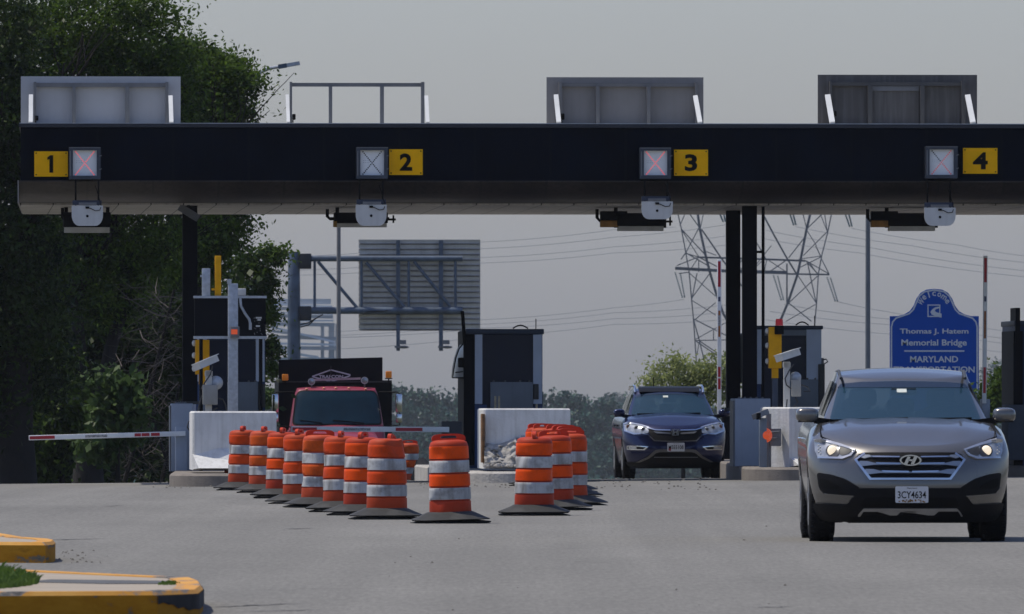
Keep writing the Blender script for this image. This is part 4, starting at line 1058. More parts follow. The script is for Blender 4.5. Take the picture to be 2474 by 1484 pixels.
place_drum(*zpx(1990, 643), 84, 0, 'nearest drum of the right row, a dark seam down its front')
for i, (x, y, ang, v) in enumerate(right_row):
    place_drum(*zpx(x, y), ang, v, ['drum right behind the nearest one of the right row', 'drum with the rightmost edge in the right row'][i] if i < 2 else '%s hidden drum behind the right row, counted away from us' % ordn[i - 2])
# drums beyond the crest
for (px, py_top, Yd, ang, v, lab) in [(988, 1050, 262, 8, 2, 'amber drum standing behind the dented drum beside the truck'), (866, 1058, 264, 10, 1, 'drum close before the truck bonnet, only its top showing')]:
    a = At(px, Yd); o = copy_thing(protos[v], lab); o.location = a.loc; o.rotation_euler = (0, 0, math.radians(ang))
a = At(1032, 258); o = copy_thing(protos[1], 'fallen drum lying on its side between the front drum and the dented one')
o.location = (a.X, a.Y, a.Z + .08); o.rotation_euler = (math.radians(60), math.radians(38), math.radians(25))
for i, p_ in enumerate(protos):      # a mould nobody used
    if i not in used:
        for ch in list(p_.children): bpy.data.objects.remove(ch)
        bpy.data.objects.remove(p_)
# ------------------------------------------------------------------ vehicles
class Shell:
    """closed car volume: plan outlines stacked in height; front of the car at y=0 looking to -y"""
    def __init__(s, P, W, Q, D, Dr, zlo, zs, n=2.4, m=1.6, crown=lambda y: .04, ridge=None):
        s.P = lambda v: float(np.interp(v, *P)); s.W = lambda v: float(np.interp(v, *W)); s.Q = lambda v: float(np.interp(v, *Q))
        s.D, s.Dr, s.n, s.m, s.crown, s.ridge = D, Dr, n, m, crown, ridge
        s.zlo = zlo if callable(zlo) else (lambda y: zlo); s.zs = lambda y: float(np.interp(y, *zs))
    def corner(s, u): return 1 - max(0.0, 1 - min(1, abs(u)) ** s.n) ** (1 / s.m)
    nf, ns, nr = 14, 16, 8
    def half(s, v):
        nf, ns, nr = s.nf, s.ns, s.nr
        W, P, Q = s.W(v), s.P(v), s.Q(v); out = []
        for j in range(nf + 1):
            u = math.sin(math.pi / 2 * j / nf); out.append((W * u, P + s.D * s.corner(u)))
        for j in range(1, ns): out.append((W, P + s.D + (Q - s.Dr - P - s.D) * j / ns))
        for j in range(nr, -1, -1):
            u = math.sin(math.pi / 2 * j / nr); out.append((W * u, Q - s.Dr * s.corner(u)))
        return out
    def z(s, v, y): return s.zlo(y) + v * (s.zs(y) - s.zlo(y))
    def mesh(s, levels=16):
        mb = MB(); H = len(s.half(0)); rows = []
        for k in range(levels + 1):
            v = k / levels; h = s.half(v)
            ring = [(x, y, s.z(v, y)) for x, y in h] + [(-x, y, s.z(v, y)) for x, y in reversed(h[1:-1])]
            rows.append(ring)
        n = len(rows[0]); V = [p for r in rows for p in r]; Fc = []
        for k in range(levels):
            for i in range(n): Fc.append((k * n + i, k * n + (i + 1) % n, (k + 1) * n + (i + 1) % n, (k + 1) * n + i))
        # bottom and crowned top, in strips across the car
        def cap(row, top):
            o0 = len(V); nx = 12; ids = []
            for i in range(H):
                x, y, z = rows[row][i]
                if i in (0, H - 1): ids.append([row * n + i] * (nx + 1)); continue
                line = [row * n + (n - i)]
                for q in range(1, nx):
                    u = -1 + 2 * q / nx; zz = z
                    if top:
                        zz = z + s.crown(y) * (1 - u * u) * min(1, (x / s.W(1)) ** 2)
                        if s.ridge: zz += s.ridge(u * x, y) * (1 - u ** 4)
                    V.append((u * x, y, zz)); line.append(len(V) - 1)
                line.append(row * n + i); ids.append(line)
            for i in range(H - 1):
                for q in range(nx):
                    f = [ids[i][q], ids[i][q + 1], ids[i + 1][q + 1], ids[i + 1][q]]
                    f = [a for j, a in enumerate(f) if a not in f[:j]]
                    if len(f) > 2: Fc.append(tuple(f))
        cap(levels, True); cap(0, False)
        mb.add(V, Fc); return mb
    def v_at(s, z, y): return min(1.0, max(0.0, (z - s.zlo(y)) / (s.zs(y) - s.zlo(y))))
    def front(s, x, z, off=0.0):
        y = s.P(.5)
        for _ in range(12):
            v = s.v_at(z, y); y = s.P(v) + s.D * s.corner(min(.995, abs(x) / s.W(v)))
        if off == 0: return (x, y, z)
        e = .01
        def yy(x, z): return s.front(x, z)[1]
        gx = (yy(x + e, z) - yy(x - e, z)) / (2 * e); gz = (yy(x, z + e) - yy(x, z - e)) / (2 * e)
        nrm = Vector((max(-3, min(3, gx)), -1, max(-2, min(2, gz)))).normalized()
        return (x + nrm.x * off, y + nrm.y * off, z + nrm.z * off)
    def side(s, sg):
        def fn(y, z, off):
            v = s.v_at(z, y); return (sg * (s.W(v) + off), y, z)
        return fn

def paint(name, col, metal, rough, coat=1.0):
    return M(name, col, rough, metal, .02, 3, coat=coat, grime=.12, dirt=tuple(c * .7 for c in col), gscale=1.5)
m_glass = M('windscreen_glass', (.018, .046, .078), .08, 0, .25, 1.5, spec=.5)
def glass(name, film, tint, fac, rough=.06, spec=.5):
    # a pane that mirrors the sky and shows a little of the dim cabin
    m, N, L, P = new_mat(name)
    P.inputs['Base Color'].default_value = rgb(film); P.inputs['Roughness'].default_value = rough; P.inputs['Specular IOR Level'].default_value = spec
    tr = N.new('ShaderNodeBsdfTransparent'); tr.inputs['Color'].default_value = rgb(tint)
    mx = N.new('ShaderNodeMixShader'); mx.inputs[0].default_value = fac
    L.new(tr.outputs[0], mx.inputs[1]); L.new(P.outputs[0], mx.inputs[2]); L.new(mx.outputs[0], N['Material Output'].inputs['Surface'])
    return m
m_glass = glass('windscreen_glass', (.026, .068, .108), (.60, .70, .74), .62)
m_seat = M('dark_seat_fabric', (.03, .03, .033), .9, 0, .2, 8)
def inside(pts, x, z):
    c = False
    for i in range(len(pts)):
        (x0, z0), (x1, z1) = pts[i - 1], pts[i]
        if (z0 > z) != (z1 > z) and x < (x1 - x0) * (z - z0) / (z1 - z0) + x0: c = not c
    return c
def shrink(pts, k):
    cx = sum(p[0] for p in pts) / len(pts); cz = sum(p[1] for p in pts) / len(pts)
    return [(cx + (x - cx) * k[0], cz + (z - cz) * k[1]) for x, z in pts]
m_sideglass = M('tinted_side_glass_solid', (.01, .014, .02), .05, 0, .1, 2, spec=.7)
m_sideglass = glass('tinted_side_glass', (.010, .016, .022), (.45, .5, .52), .6)
m_blackplastic = M('black_plastic_trim', (.006, .006, .007), .6, 0, .15, 9, spec=.15)
m_lampglass = M('headlamp_glass', (.36, .38, .40), .15, .35, .35, 14, coat=1)
m_lamp_on = emit_mat('lit_projector', (1.0, .82, .55), .75, (.8, .75, .65))
m_drl = M('lamp_chrome_rim', (.55, .56, .58), .2, .8, .1, 9)
m_plate = M('plate_white', (.60, .60, .61), .4, 0, .05, 8)
m_rim = M('alloy_rim', (.35, .36, .37), .3, .8, .1, 9)

def wheel(t, x, y, r, w, sg, name='wheel'):
    b = MB(); h = w / 2
    prof = [(r * .62, -h), (r * .80, -h * 1.02), (r * .93, -h * .92), (r * .985, -h * .72), (r, -h * .4), (r, h * .4), (r * .985, h * .72), (r * .93, h * .92), (r * .80, h * 1.02), (r * .62, h)]
    b.lathe(prof, 40, 'x', (x, y, r))
    for k in range(36):     # tread blocks
        a = 2 * math.pi * k / 36
        for q in (-.45, 0, .45): b.ball((x + q * w * .8, y + math.cos(a) * r * .995, r + math.sin(a) * r * .995), (.024, .012, .012), .6, 6, 4)
    o = b.build('wheel', m_rubber, t)
    d = MB(); xo = x + sg * h * .85
    d.lathe([(r * .60, 0), (r * .60, .01)], 28, 'x', (xo - .02, y, r))
    for k in range(5):
        a = 2 * math.pi * k / 5 + .3
        d.bar((xo, y, r), (xo, y + math.cos(a) * r * .58, r + math.sin(a) * r * .58), .05, .02)
    d.lathe([(r * .14, -.01), (r * .12, .02)], 16, 'x', (xo, y, r)); d.build('rim', m_rim, o)

def carve(mesh_obj, cutters):
    for c in cutters:
        md = mesh_obj.modifiers.new('arch', 'BOOLEAN'); md.operation = 'DIFFERENCE'; md.object = c; md.solver = 'EXACT'
    bpy.context.view_layer.update()
    me = bpy.data.meshes.new_from_object(mesh_obj.evaluated_get(bpy.context.evaluated_depsgraph_get()))
    for p in me.polygons: p.use_smooth = True
    me.set_sharp_from_angle(angle=math.radians(32))
    mesh_obj.modifiers.clear(); mesh_obj.data = me
    for c in cutters: bpy.data.objects.remove(c)

def plate(t, shell, cx, cz, w, h, text, top, y):
    p = MB(); p.prism(rounded([(cx - w / 2, cz - h / 2), (cx + w / 2, cz - h / 2), (cx + w / 2, cz + h / 2), (cx - w / 2, cz + h / 2)], .015, 3), y - .012, y)
    o = p.build('licence_plate', m_plate, t)
    k = MB(); add_text(k, text, cx, y - .014, cz - .002, w * .86, h * .44, .012, .001); add_text(k, top, cx, y - .014, cz + h * .38, w * .30, h * .11, 0, .001)
    k.build('lettering', m_ink, o)
    return o
def mirror_pts(pts): return [(-x, z) for x, z in reversed(pts)]

def suv(label, at, yaw, S):
    t = thing('parked_car' if False else 'car', label, 'car', at.loc, yaw)
    body = Shell(**S['body']); gh = Shell(**S['cabin'])
    bo = body.mesh(18).build('body', S['paint'], t, 35)
    cut = []
    for y in S['axles']:
        for sg in (-1, 1):
            c = MB().lathe([(S['r'] + .055, -.17), (S['r'] + .055, .17)], 40, 'x', (sg * (S['track'] + .02), y, S['r'])).build('cutter', m_blackplastic)
            c.parent = t; cut.append(c)
    carve(bo, cut)
    for y in S['axles']:
        for sg in (-1, 1): wheel(t, sg * S['track'], y, S['r'], S['tw'], sg)
    inn = MB()      # inner wheel housings and floor so that arches are closed
    inn.box(-S['track'] + .16, S['track'] - .16, .45, S['L'] - .5, S['r'] * .62, .8); inn.build('underbody', m_blackplastic, t)
    gh.nf, gh.ns, gh.nr = 30, 60, 16
    cm = gh.mesh(44); keep = []; scr_in = shrink(S['screen'], (.955, .90)); sides = [shrink(p_, (.93, .88)) for p_ in S['side_windows']]
    for fc in cm.f:
        c_ = [sum(cm.v[i][k] for i in fc) / len(fc) for k in range(3)]
        wide = abs(c_[0]) > gh.W(gh.v_at(c_[2], c_[1])) * .985
        if len(fc) == 4 and 1.06 < c_[2] < 1.47:
            if not wide and c_[1] < 2.2 and inside(scr_in, c_[0], c_[2]): continue
            if wide and any(inside(p_, c_[1], c_[2]) for p_ in sides): continue
            if c_[1] > 3.9 and abs(c_[0]) < .46 and 1.16 < c_[2] < 1.40: continue
        keep.append(fc)
    cm.f = keep; cab = cm.build('cabin', S['paint'], t, 35)
    inn = MB(); inn.box(-.70, .70, 1.22, 1.75, 1.02, 1.115); inn.box(-.72, .72, 1.75, 4.1, 1.02, 1.09); inn.build('dashboard', m_ink, cab)
    for yy, xs_ in ((2.30, (-.36, .36)), (3.15, (-.40, .02, .42))):
        for xx in xs_:
            b = MB(); b.bbox(xx - .24, xx + .24, yy, yy + .14, 1.05, 1.20 if yy < 3 else 1.14, .05); b.bbox(xx - .13, xx + .13, yy + .04, yy + .14, 1.23 if yy < 3 else 1.16, 1.40 if yy < 3 else 1.31, .05); b.bar((xx, yy + .08, 1.16), (xx, yy + .08, 1.25), .08); b.build('seat', m_seat, cab)
    b = MB(); b.tube([(.36 + .19 * math.cos(q * .3142), 1.78 - .06 * math.sin(q * .3142), 1.12 + .15 * math.sin(q * .3142)) for q in range(-2, 13)], .016, 6); b.build('steering_wheel', m_ink, cab)
    b = MB(); b.bbox(-.12, .12, 1.78, 1.82, 1.335, 1.40, .015); b.build('rear_view_mirror', m_ink, cab)
    f = gh.front
    w = MB(); patch(w, rounded(S['screen'], .05, 4), lambda a, b, o: f(a, b, o), .003, .005, .06); ws = w.build('windscreen', m_glass, t, 50)
    if S.get('band'):
        b = MB(); patch(b, S['band'], lambda a, b, o: f(a, b, o), .009, .002, .06); b.build('shade_band', M('windscreen_shade_band', (.008, .018, .035), .1, 0, .1, spec=.8), ws)
    st = MB(); sx, sz = S['sticker']; patch(st, [(sx - .045, sz - .016), (sx + .045, sz - .016), (sx + .045, sz + .016), (sx - .045, sz + .016)], lambda a, b, o: f(a, b, o), .010, .003, .06)
    st.build('sticker', M('pale_sticker', (.55, .58, .52), .5), ws)
    for sg in (-1, 1):
        for pts in S['side_windows']:
            b = MB(); patch(b, rounded(pts, .04, 3), gh.side(sg), .004, .004, .2); b.build('side_window', m_sideglass, t, 50)
        mx, my, mz, rx, rz = S['mirror']
        mo = MB().ball((sg * mx, my, mz), (rx, .09, rz), .62, 20, 14).build('wing_mirror', S['paint'], t, 60)
        b = MB(); b.bar((sg * (mx - rx * .7), my + .02, mz - rz * .75), (sg * (mx - rx - .12), my + .06, mz - rz * 1.05), .06, .05); b.box(sg * mx - rx * .8, sg * mx + rx * .8, my - .05, my + .05, mz - rz * 1.02, mz - rz * .86); b.build('mirror_foot', m_blackplastic, mo)
        # door handles and sill
        b = MB()
        for y in S['handles']: b.bar((sg * (body.W(.85) + .015), y, .92), (sg * (body.W(.85) + .015), y + .2, .93), .03, .03)
        b.build('door_handle', S['handle_mat'], t)
    def lay(name, pts, m, off=.004, thick=.006, grid=.05, parent=None, both=False, smooth=50):
        rs = []
        for pp in ([pts, mirror_pts(pts)] if both else [pts]):
            b = MB(); patch(b, pp, lambda a, b_, o: body.front(a, b_, o), off, thick, grid); rs.append(b.build(name, m, parent or t, smooth))
        return rs
    wp = MB()
    for (x0, z0, x1, z1) in S['wipers']:
        p = Vector(gh.front(x0, z0, .02)); q = Vector(gh.front(x1, z1, .02)); wp.bar(p, q, .022, .02)
    wp.build('wiper', m_blackplastic, t)
    return t, body, gh, lay

# ---- silver-grey SUV in lane 4
A1 = At(2199, 115.4)
def c1(x, y): return ((x - 953) / 869.0, (1430 - y) / 869.0)
S1 = dict(
    body=dict(P=([0, .1, .3, .5, .68, .82, .93, 1], [.14, .06, .01, .0, .02, .05, .10, .18]), W=([0, .1, .35, .6, .8, .93, 1], [.80, .85, .895, .915, .92, .885, .80]), Q=([0, .3, .6, 1], [4.55, 4.66, 4.66, 4.5]),
              D=.58, Dr=.4, zlo=lambda y: .19, zs=([.1, .3, .7, 1.15, 2.5, 4.6], [.855, .90, 1.00, 1.075, 1.10, 1.14]), crown=lambda y: .02 + .035 * min(1, max(0, (y - .1) / .5)),
              ridge=lambda x, y: .022 * math.exp(-((abs(x) - .40 - .12 * y) / .07) ** 2) * min(1, max(0, (y - .25) / .3))),
    cabin=dict(P=([0, .12, 1], [.95, 1.10, 2.0]), W=([0, .15, .5, 1], [.79, .765, .70, .60]), Q=([0, 1], [4.6, 4.2]), D=.26, Dr=.35, zlo=lambda y: 1.0, zs=([1, 2.0, 2.5, 3.2, 4.3], [1.48, 1.485, 1.55, 1.56, 1.47]), n=2.6, m=1.5, crown=lambda y: .035),
    paint=paint('warm_grey_metallic_paint', (.150, .145, .137), .65, .27, .8), axles=(.93, 3.63), r=.365, track=.785, tw=.235, L=4.68,
    screen=[(-.70, 1.085), (.70, 1.085), (.59, 1.425), (.42, 1.452), (0, 1.462), (-.42, 1.452), (-.59, 1.425)],
    band=[(-.60, 1.40), (.60, 1.40), (.57, 1.435), (.40, 1.448), (0, 1.456), (-.40, 1.448), (-.57, 1.435)], sticker=(-.02, 1.368),
    side_windows=[[(1.55, 1.14), (2.35, 1.15), (2.35, 1.46), (2.1, 1.45)], [(2.42, 1.15), (3.25, 1.16), (3.2, 1.47), (2.42, 1.465)], [(3.33, 1.17), (4.1, 1.24), (3.9, 1.42), (3.3, 1.46)]],
    mirror=(.905, 1.28, 1.155, .105, .066), handles=(2.2, 3.2), handle_mat=m_chrome, wipers=[(-.52, 1.09, .02, 1.105), (-.02, 1.095, .60, 1.105)])
t, body, gh, lay = suv('grey SUV with lit headlights driving towards us, plate 3CY4634', A1, math.radians(.2), S1)
P = lambda L: [c1(*p) for p in L]
# lower bumper and intake in black plastic
lay('lower_bumper', rounded(P([(205, 1122), (455, 1135), (520, 1060), (545, 1003), (1362, 1003), (1390, 1060), (1450, 1135), (1700, 1122), (1672, 1245), (1560, 1268), (350, 1268), (235, 1245)]), .02, 3), m_blackplastic, .004, .012)
lay('intake', rounded(P([(600, 1075), (1305, 1075), (1340, 1145), (565, 1145)]), .02, 3), m_ink, .017, .002)
lay('fog_recess', rounded(P([(228, 882), (330, 896), (440, 930), (560, 1004), (520, 1062), (290, 1047), (245, 1005)]), .03, 4), m_blackplastic, .004, .008, both=True)
lay('fog_louvre', rounded(P([(255, 925), (300, 932), (395, 985), (405, 1012), (285, 1005), (258, 985)]), .02, 3), m_ink, .013, .004, both=True)
lay('fog_rim', P([(228, 1000), (243, 1000), (280, 1046), (520, 1064), (512, 1074), (270, 1056), (236, 1020)]), S1['paint'], .004, .012, both=True)
lay('skid_trim', rounded(P([(545, 1212), (592, 1158), (1318, 1158), (1365, 1212), (1350, 1214), (1330, 1180), (1170, 1180), (1140, 1206), (1085, 1206), (1055, 1182), (880, 1182), (850, 1206), (790, 1206), (760, 1182), (590, 1182), (565, 1214)]), .006, 2), M('dull_silver_trim', (.30, .29, .28), .4, .6), .018, .008)
# grille
go = lay('grille', P([(548, 740), (596, 726), (1310, 726), (1358, 740), (1388, 783), (1268, 937), (640, 937), (518, 783)]), m_blackplastic, .004, .006)[0]
fr_o = P([(596, 730), (518, 785), (636, 940), (1270, 940), (1388, 785), (1310, 730)]); fr_i = P([(604, 742), (540, 786), (648, 924), (1258, 924), (1366, 786), (1302, 742)])
for i in range(5):
    b = [fr_o[i], fr_o[i + 1], fr_i[i + 1], fr_i[i]]; lay('grille_surround', b, m_chrome, .011, .012, parent=go)
m_gslat = M('grille_slat_grey', (.30, .33, .37), .3, .7, .05)
for (yt, yb, xl, xr, il) in [(752, 774, 575, 655, 870), (800, 832, 560, 690, 940), (862, 894, 605, 735, 940)]:
    lay('grille_slat', P([(xl, yt - 6), (xl + 60, yt - 4), (xr, yt + 12), (952, yt + 14), (952, yb - 8), (xr - 20, yb - 8), (xl + 20, yb + 2), (xl - 30 if yt < 760 else xl - 12, yb - 14)]), m_gslat, .010, .010, parent=go, both=True)
    lay('slat_edge', P([(xr - 10, yt + 6), (il, yt + 10), (il, yt + 20), (xr + 10, yt + 18)]), m_chrome, .021, .005, parent=go, both=True)
# emblem: slanted letter in an oval
ec = c1(953, 783)
def ell(rx, rz, n=32): return [(ec[0] + rx * math.cos(2 * math.pi * i / n), ec[1] + rz * math.sin(2 * math.pi * i / n)) for i in range(n)]
em = MB(); O = ell(.099, .050); I = ell(.083, .039); n = 32; y0, y1 = -.03, .01
em.add([(x, y0, z) for x, z in O] + [(x, y0, z) for x, z in I] + [(x, y1, z) for x, z in O] + [(x, y1, z) for x, z in I], sum([[(i, (i + 1) % n, n + (i + 1) % n, n + i), (i, 2 * n + i, 2 * n + (i + 1) % n, (i + 1) % n), (n + i, n + (i + 1) % n, 3 * n + (i + 1) % n, 3 * n + i)] for i in range(n)], []))
ex, ez = ec
em.prism([(ex - .060, ez - .030), (ex - .030, ez - .036), (ex + .000, ez + .032), (ex - .026, ez + .036)], -.028, .005)
em.prism([(ex + .002, ez - .034), (ex + .030, ez - .036), (ex + .062, ez + .030), (ex + .032, ez + .036)], -.028, .005)
em.prism([(ex - .022, ez - .006), (ex + .022, ez - .008), (ex + .026, ez + .008), (ex - .016, ez + .009)], -.028, .005)
em.build('emblem', m_chrome, t, 30)
MB().prism(ell(.088, .043), -.016, .005).build('emblem_back', m_ink, t)
# shut lines of the bonnet and bumper, black strips along the roof edges
sl = MB()
for sg in (-1, 1):
    pts = [Vector(body.front(sg * x_, z_, .003)) for x_, z_ in ((.50, .833), (.60, .875), (.72, .925), (.80, .955))]
    pts += [Vector((sg * .80, .75, 1.012)), Vector((sg * .785, 1.05, 1.068))]
    sl.tube(pts, .006, 5)
    st_ = MB(); st_.tube([(sg * .575, 1.98, 1.492), (sg * .58, 2.4, 1.562), (sg * .58, 3.6, 1.55)], .014, 6); st_.build('roof_strip', m_darkgrey, t)
sl.build('shut_line', m_ink, t)
# headlights
hp = rounded(P([(212, 622), (262, 618), (400, 660), (527, 705), (492, 748), (425, 773), (238, 766), (214, 715)]), .012, 3)
for hl in lay('headlight', hp, m_lampglass, .003, .006, both=True):
    sg = -1 if sum(v.co.x for v in hl.data.vertices) < 0 else 1
    mm = (lambda L: L) if sg < 0 else mirror_pts
    lay('chrome_rim', mm(P([(212, 622), (262, 616), (400, 658), (530, 705), (522, 713), (395, 676), (262, 640), (225, 640)])), m_drl, .010, .006, parent=hl)
    lay('chrome_rim', mm(P([(530, 705), (492, 752), (425, 777), (238, 770), (236, 758), (420, 764), (484, 742), (520, 708)])), m_drl, .010, .006, parent=hl)
    lay('inner_bezel', mm(rounded(P([(405, 682), (500, 712), (470, 738), (420, 752), (400, 740)]), .01, 3)), m_darkgrey, .010, .003, parent=hl)
    cxp, czp = c1(352, 716); cxp *= 1 if sg < 0 else -1
    circ = [(cxp + .062 * math.cos(2 * math.pi * i / 24), czp + .058 * math.sin(2 * math.pi * i / 24)) for i in range(24)]
    lay('lens_bezel', circ, M('lamp_dark_bezel', (.06, .06, .065), .3, .5), .010, .004, parent=hl)
    q = Vector(body.front(cxp, czp, .02)); MB().ball(q, (.046, .018, .046), 1, 18, 10).build('projector', m_lamp_on, hl)
    b = MB()
    for i in range(6):
        xx, zz = c1(243 + (i % 2) * 14, 672 + i * 13); xx *= 1 if sg < 0 else -1; b.ball(Vector(body.front(xx, zz, .01)), .008, 1, 8, 6)
    b.build('marker_leds', m_offwhite, hl)
yb = body.front(0, c1(953, 1053)[1])[1]
pl = plate(t, body, c1(963, 1053)[0], c1(963, 1054)[1], .300, .150, '3CY4634', 'Maryland', yb - .03)
k = MB(); px_, pz_ = c1(963, 1054)
for i in range(26):
    x = px_ + R.uniform(-.12, .12); z = pz_ - .075 + R.uniform(.008, .035) * (1 - abs(x - px_) * 4); k.box(x - .008, x + .008, yb - .0435, yb - .042, z - .004, z + .006)
k.build('plate_art', M('plate_brown_art', (.25, .13, .02), .5, 0, .6, 60), pl)
for sg in (-1, 1):
    MB().ball((sg * .66, .75, .22), (.10, .2, .05), .6, 10, 8).build('suspension_arm', m_ink, t)
k = MB(); k.xprism([(.2, .25), (.5, .17), (1.4, .17), (1.4, .3)], -.55, .55); k.build('undertray', m_blackplastic, t)

# ---- dark blue SUV in lane 3
A2 = At(1632, 222.0)
def c2(x, y): return ((x - 1005) / 758.0, (1368 - y) / 758.0)
S2 = dict(
    body=dict(P=([0, .1, .3, .5, .7, .85, .94, 1], [.14, .06, .0, .0, .03, .07, .12, .20]), W=([0, .1, .35, .6, .8, .93, 1], [.79, .84, .875, .90, .905, .87, .78]), Q=([0, .3, .6, 1], [4.4, 4.5, 4.5, 4.35]),
              D=.55, Dr=.4, zlo=lambda y: .20, zs=([.1, .3, .7, 1.1, 2.5, 4.5], [.90, .95, 1.03, 1.08, 1.10, 1.14]), crown=lambda y: .02 + .05 * min(1, max(0, (y - .1) / .5)),
              ridge=lambda x, y: .012 * math.exp(-((abs(x) - .5 - .08 * y) / .06) ** 2) * min(1, max(0, (y - .2) / .3))),
    cabin=dict(P=([0, .12, 1], [.95, 1.08, 1.85]), W=([0, .15, .5, 1], [.78, .765, .71, .60]), Q=([0, 1], [4.45, 4.1]), D=.26, Dr=.35, zlo=lambda y: 1.0, zs=([1, 1.9, 2.3, 3, 4.2], [1.50, 1.51, 1.57, 1.575, 1.50]), n=2.6, m=1.5, crown=lambda y: .03),
    paint=paint('navy_blue_metallic_paint', (.004, .009, .055), .5, .25, .45), axles=(.92, 3.54), r=.345, track=.775, tw=.225, L=4.52,
    screen=[(-.73, 1.10), (.66, 1.10), (.575, 1.45), (.40, 1.482), (0, 1.49), (-.40, 1.482), (-.575, 1.45)], 
    band=[(-.60, 1.405), (-.40, 1.45), (-.1, 1.462), (.1, 1.462), (.40, 1.45), (.60, 1.39), (.57, 1.445), (.39, 1.475), (0, 1.483), (-.39, 1.475), (-.57, 1.445)], sticker=(-.08, 1.425),
    side_windows=[[(1.5, 1.14), (2.25, 1.15), (2.25, 1.47), (2.0, 1.46)], [(2.32, 1.15), (3.15, 1.16), (3.1, 1.48), (2.32, 1.475)], [(3.22, 1.17), (3.95, 1.26), (3.75, 1.43), (3.2, 1.47)]],
    mirror=(.925, 1.22, 1.145, .10, .068), handles=(2.1, 3.05), handle_mat=m_blackplastic, wipers=[(-.60, 1.11, -.15, 1.12), (-.05, 1.115, .5, 1.125)])
S2['screen'] = [(-.71, 1.10), (.71, 1.10), (.60, 1.45), (.42, 1.482), (0, 1.49), (-.42, 1.482), (-.60, 1.45)]
t, body, gh, lay = suv('dark blue SUV coming through lane 3 under the toll canopy', A2, math.radians(2.6), S2)
P = lambda L: [c2(*p) for p in L]
lay('lower_bumper', rounded(P([(370, 1150), (500, 1150), (640, 1082), (740, 992), (1270, 992), (1370, 1082), (1500, 1145), (1640, 1150), (1600, 1235), (400, 1235)]), .02, 3), m_blackplastic, .004, .010)
arch_o = [(498, 1150), (640, 1078), (740, 990), (790, 982), (1220, 982), (1270, 988), (1370, 1074), (1510, 1145)]; arch_i = [(545, 1150), (660, 1098), (748, 1032), (800, 1018), (1215, 1018), (1262, 1030), (1350, 1094), (1465, 1148)]
lay('bumper_arch', P(arch_o + arch_i[::-1]), M('bronze_grey_trim', (.13, .12, .105), .45, .3), .015, .008)
lay('lower_grille', rounded(P([(715, 1078), (790, 1026), (1222, 1026), (1300, 1078)]), .012, 3), m_ink, .016, .003)
ct = [(725, 1076), (1295, 1076), (1295, 1084), (725, 1084)]; lay('lower_grille_edge', P(ct), m_greyframe, .02, .004)
go = lay('grille', rounded(P([(650, 715), (740, 738), (1010, 742), (1270, 738), (1360, 715), (1345, 790), (1260, 868), (750, 868), (665, 790)]), .01, 2), m_blackplastic, .004, .006)[0]
up = [(620, 690), (740, 722), (940, 728), (940, 742), (740, 738), (640, 708)]; lay('upper_bar', P(up), m_chrome, .011, .012, parent=go); lay('upper_bar', P([(2010 - x, y) for x, y in reversed(up)]), m_chrome, .011, .012, parent=go)
lo = [(560, 776), (640, 782), (735, 862), (1005, 874), (1275, 862), (1370, 782), (1450, 776), (1365, 796), (1285, 876), (1005, 888), (725, 876), (645, 796)]
lay('lower_bar', P(lo), m_chrome, .011, .012, parent=go)
mb_ = [(720, 752), (940, 768), (940, 784), (760, 774)]; lay('middle_bar', P(mb_), M('satin_grille_bar', (.2, .21, .22), .3, .8), .011, .010, parent=go, both=False); lay('middle_bar', P([(2010 - x, y) for x, y in reversed(mb_)]), m_greyframe, .011, .010, parent=go)
# emblem: upright letter in a rounded frame
ex, ez = c2(1003, 755); yb = body.front(0, ez)[1]
em = MB(); f = lambda L: [(ex + x, ez + z) for x, z in L]
O = rounded([(-.068, .055), (-.058, -.055), (.058, -.055), (.068, .055)], .012, 3); I = rounded([(-.058, .047), (-.050, -.047), (.050, -.047), (.058, .047)], .012, 3); n = len(O)
em.add([(ex + x, yb - .04, ez + z) for x, z in O] + [(ex + x, yb - .04, ez + z) for x, z in I] + [(ex + x, yb, ez + z) for x, z in O] + [(ex + x, yb, ez + z) for x, z in I], sum([[(i, (i + 1) % n, n + (i + 1) % n, n + i), (i, 2 * n + i, 2 * n + (i + 1) % n, (i + 1) % n), (n + i, n + (i + 1) % n, 3 * n + (i + 1) % n, 3 * n + i)] for i in range(n)], []))
for sg in (-1, 1): em.prism(f([(sg * .042, .043), (sg * .024, .043), (sg * .018, -.043), (sg * .036, -.043)]), yb - .042, yb)
em.prism(f([(-.022, .008), (.022, .008), (.020, -.010), (-.020, -.010)]), yb - .042, yb); em.build('emblem', m_chrome, t, 30)
hp = rounded(P([(345, 640), (400, 628), (560, 662), (662, 694), (650, 765), (560, 778), (470, 782), (356, 738)]), .012, 3)
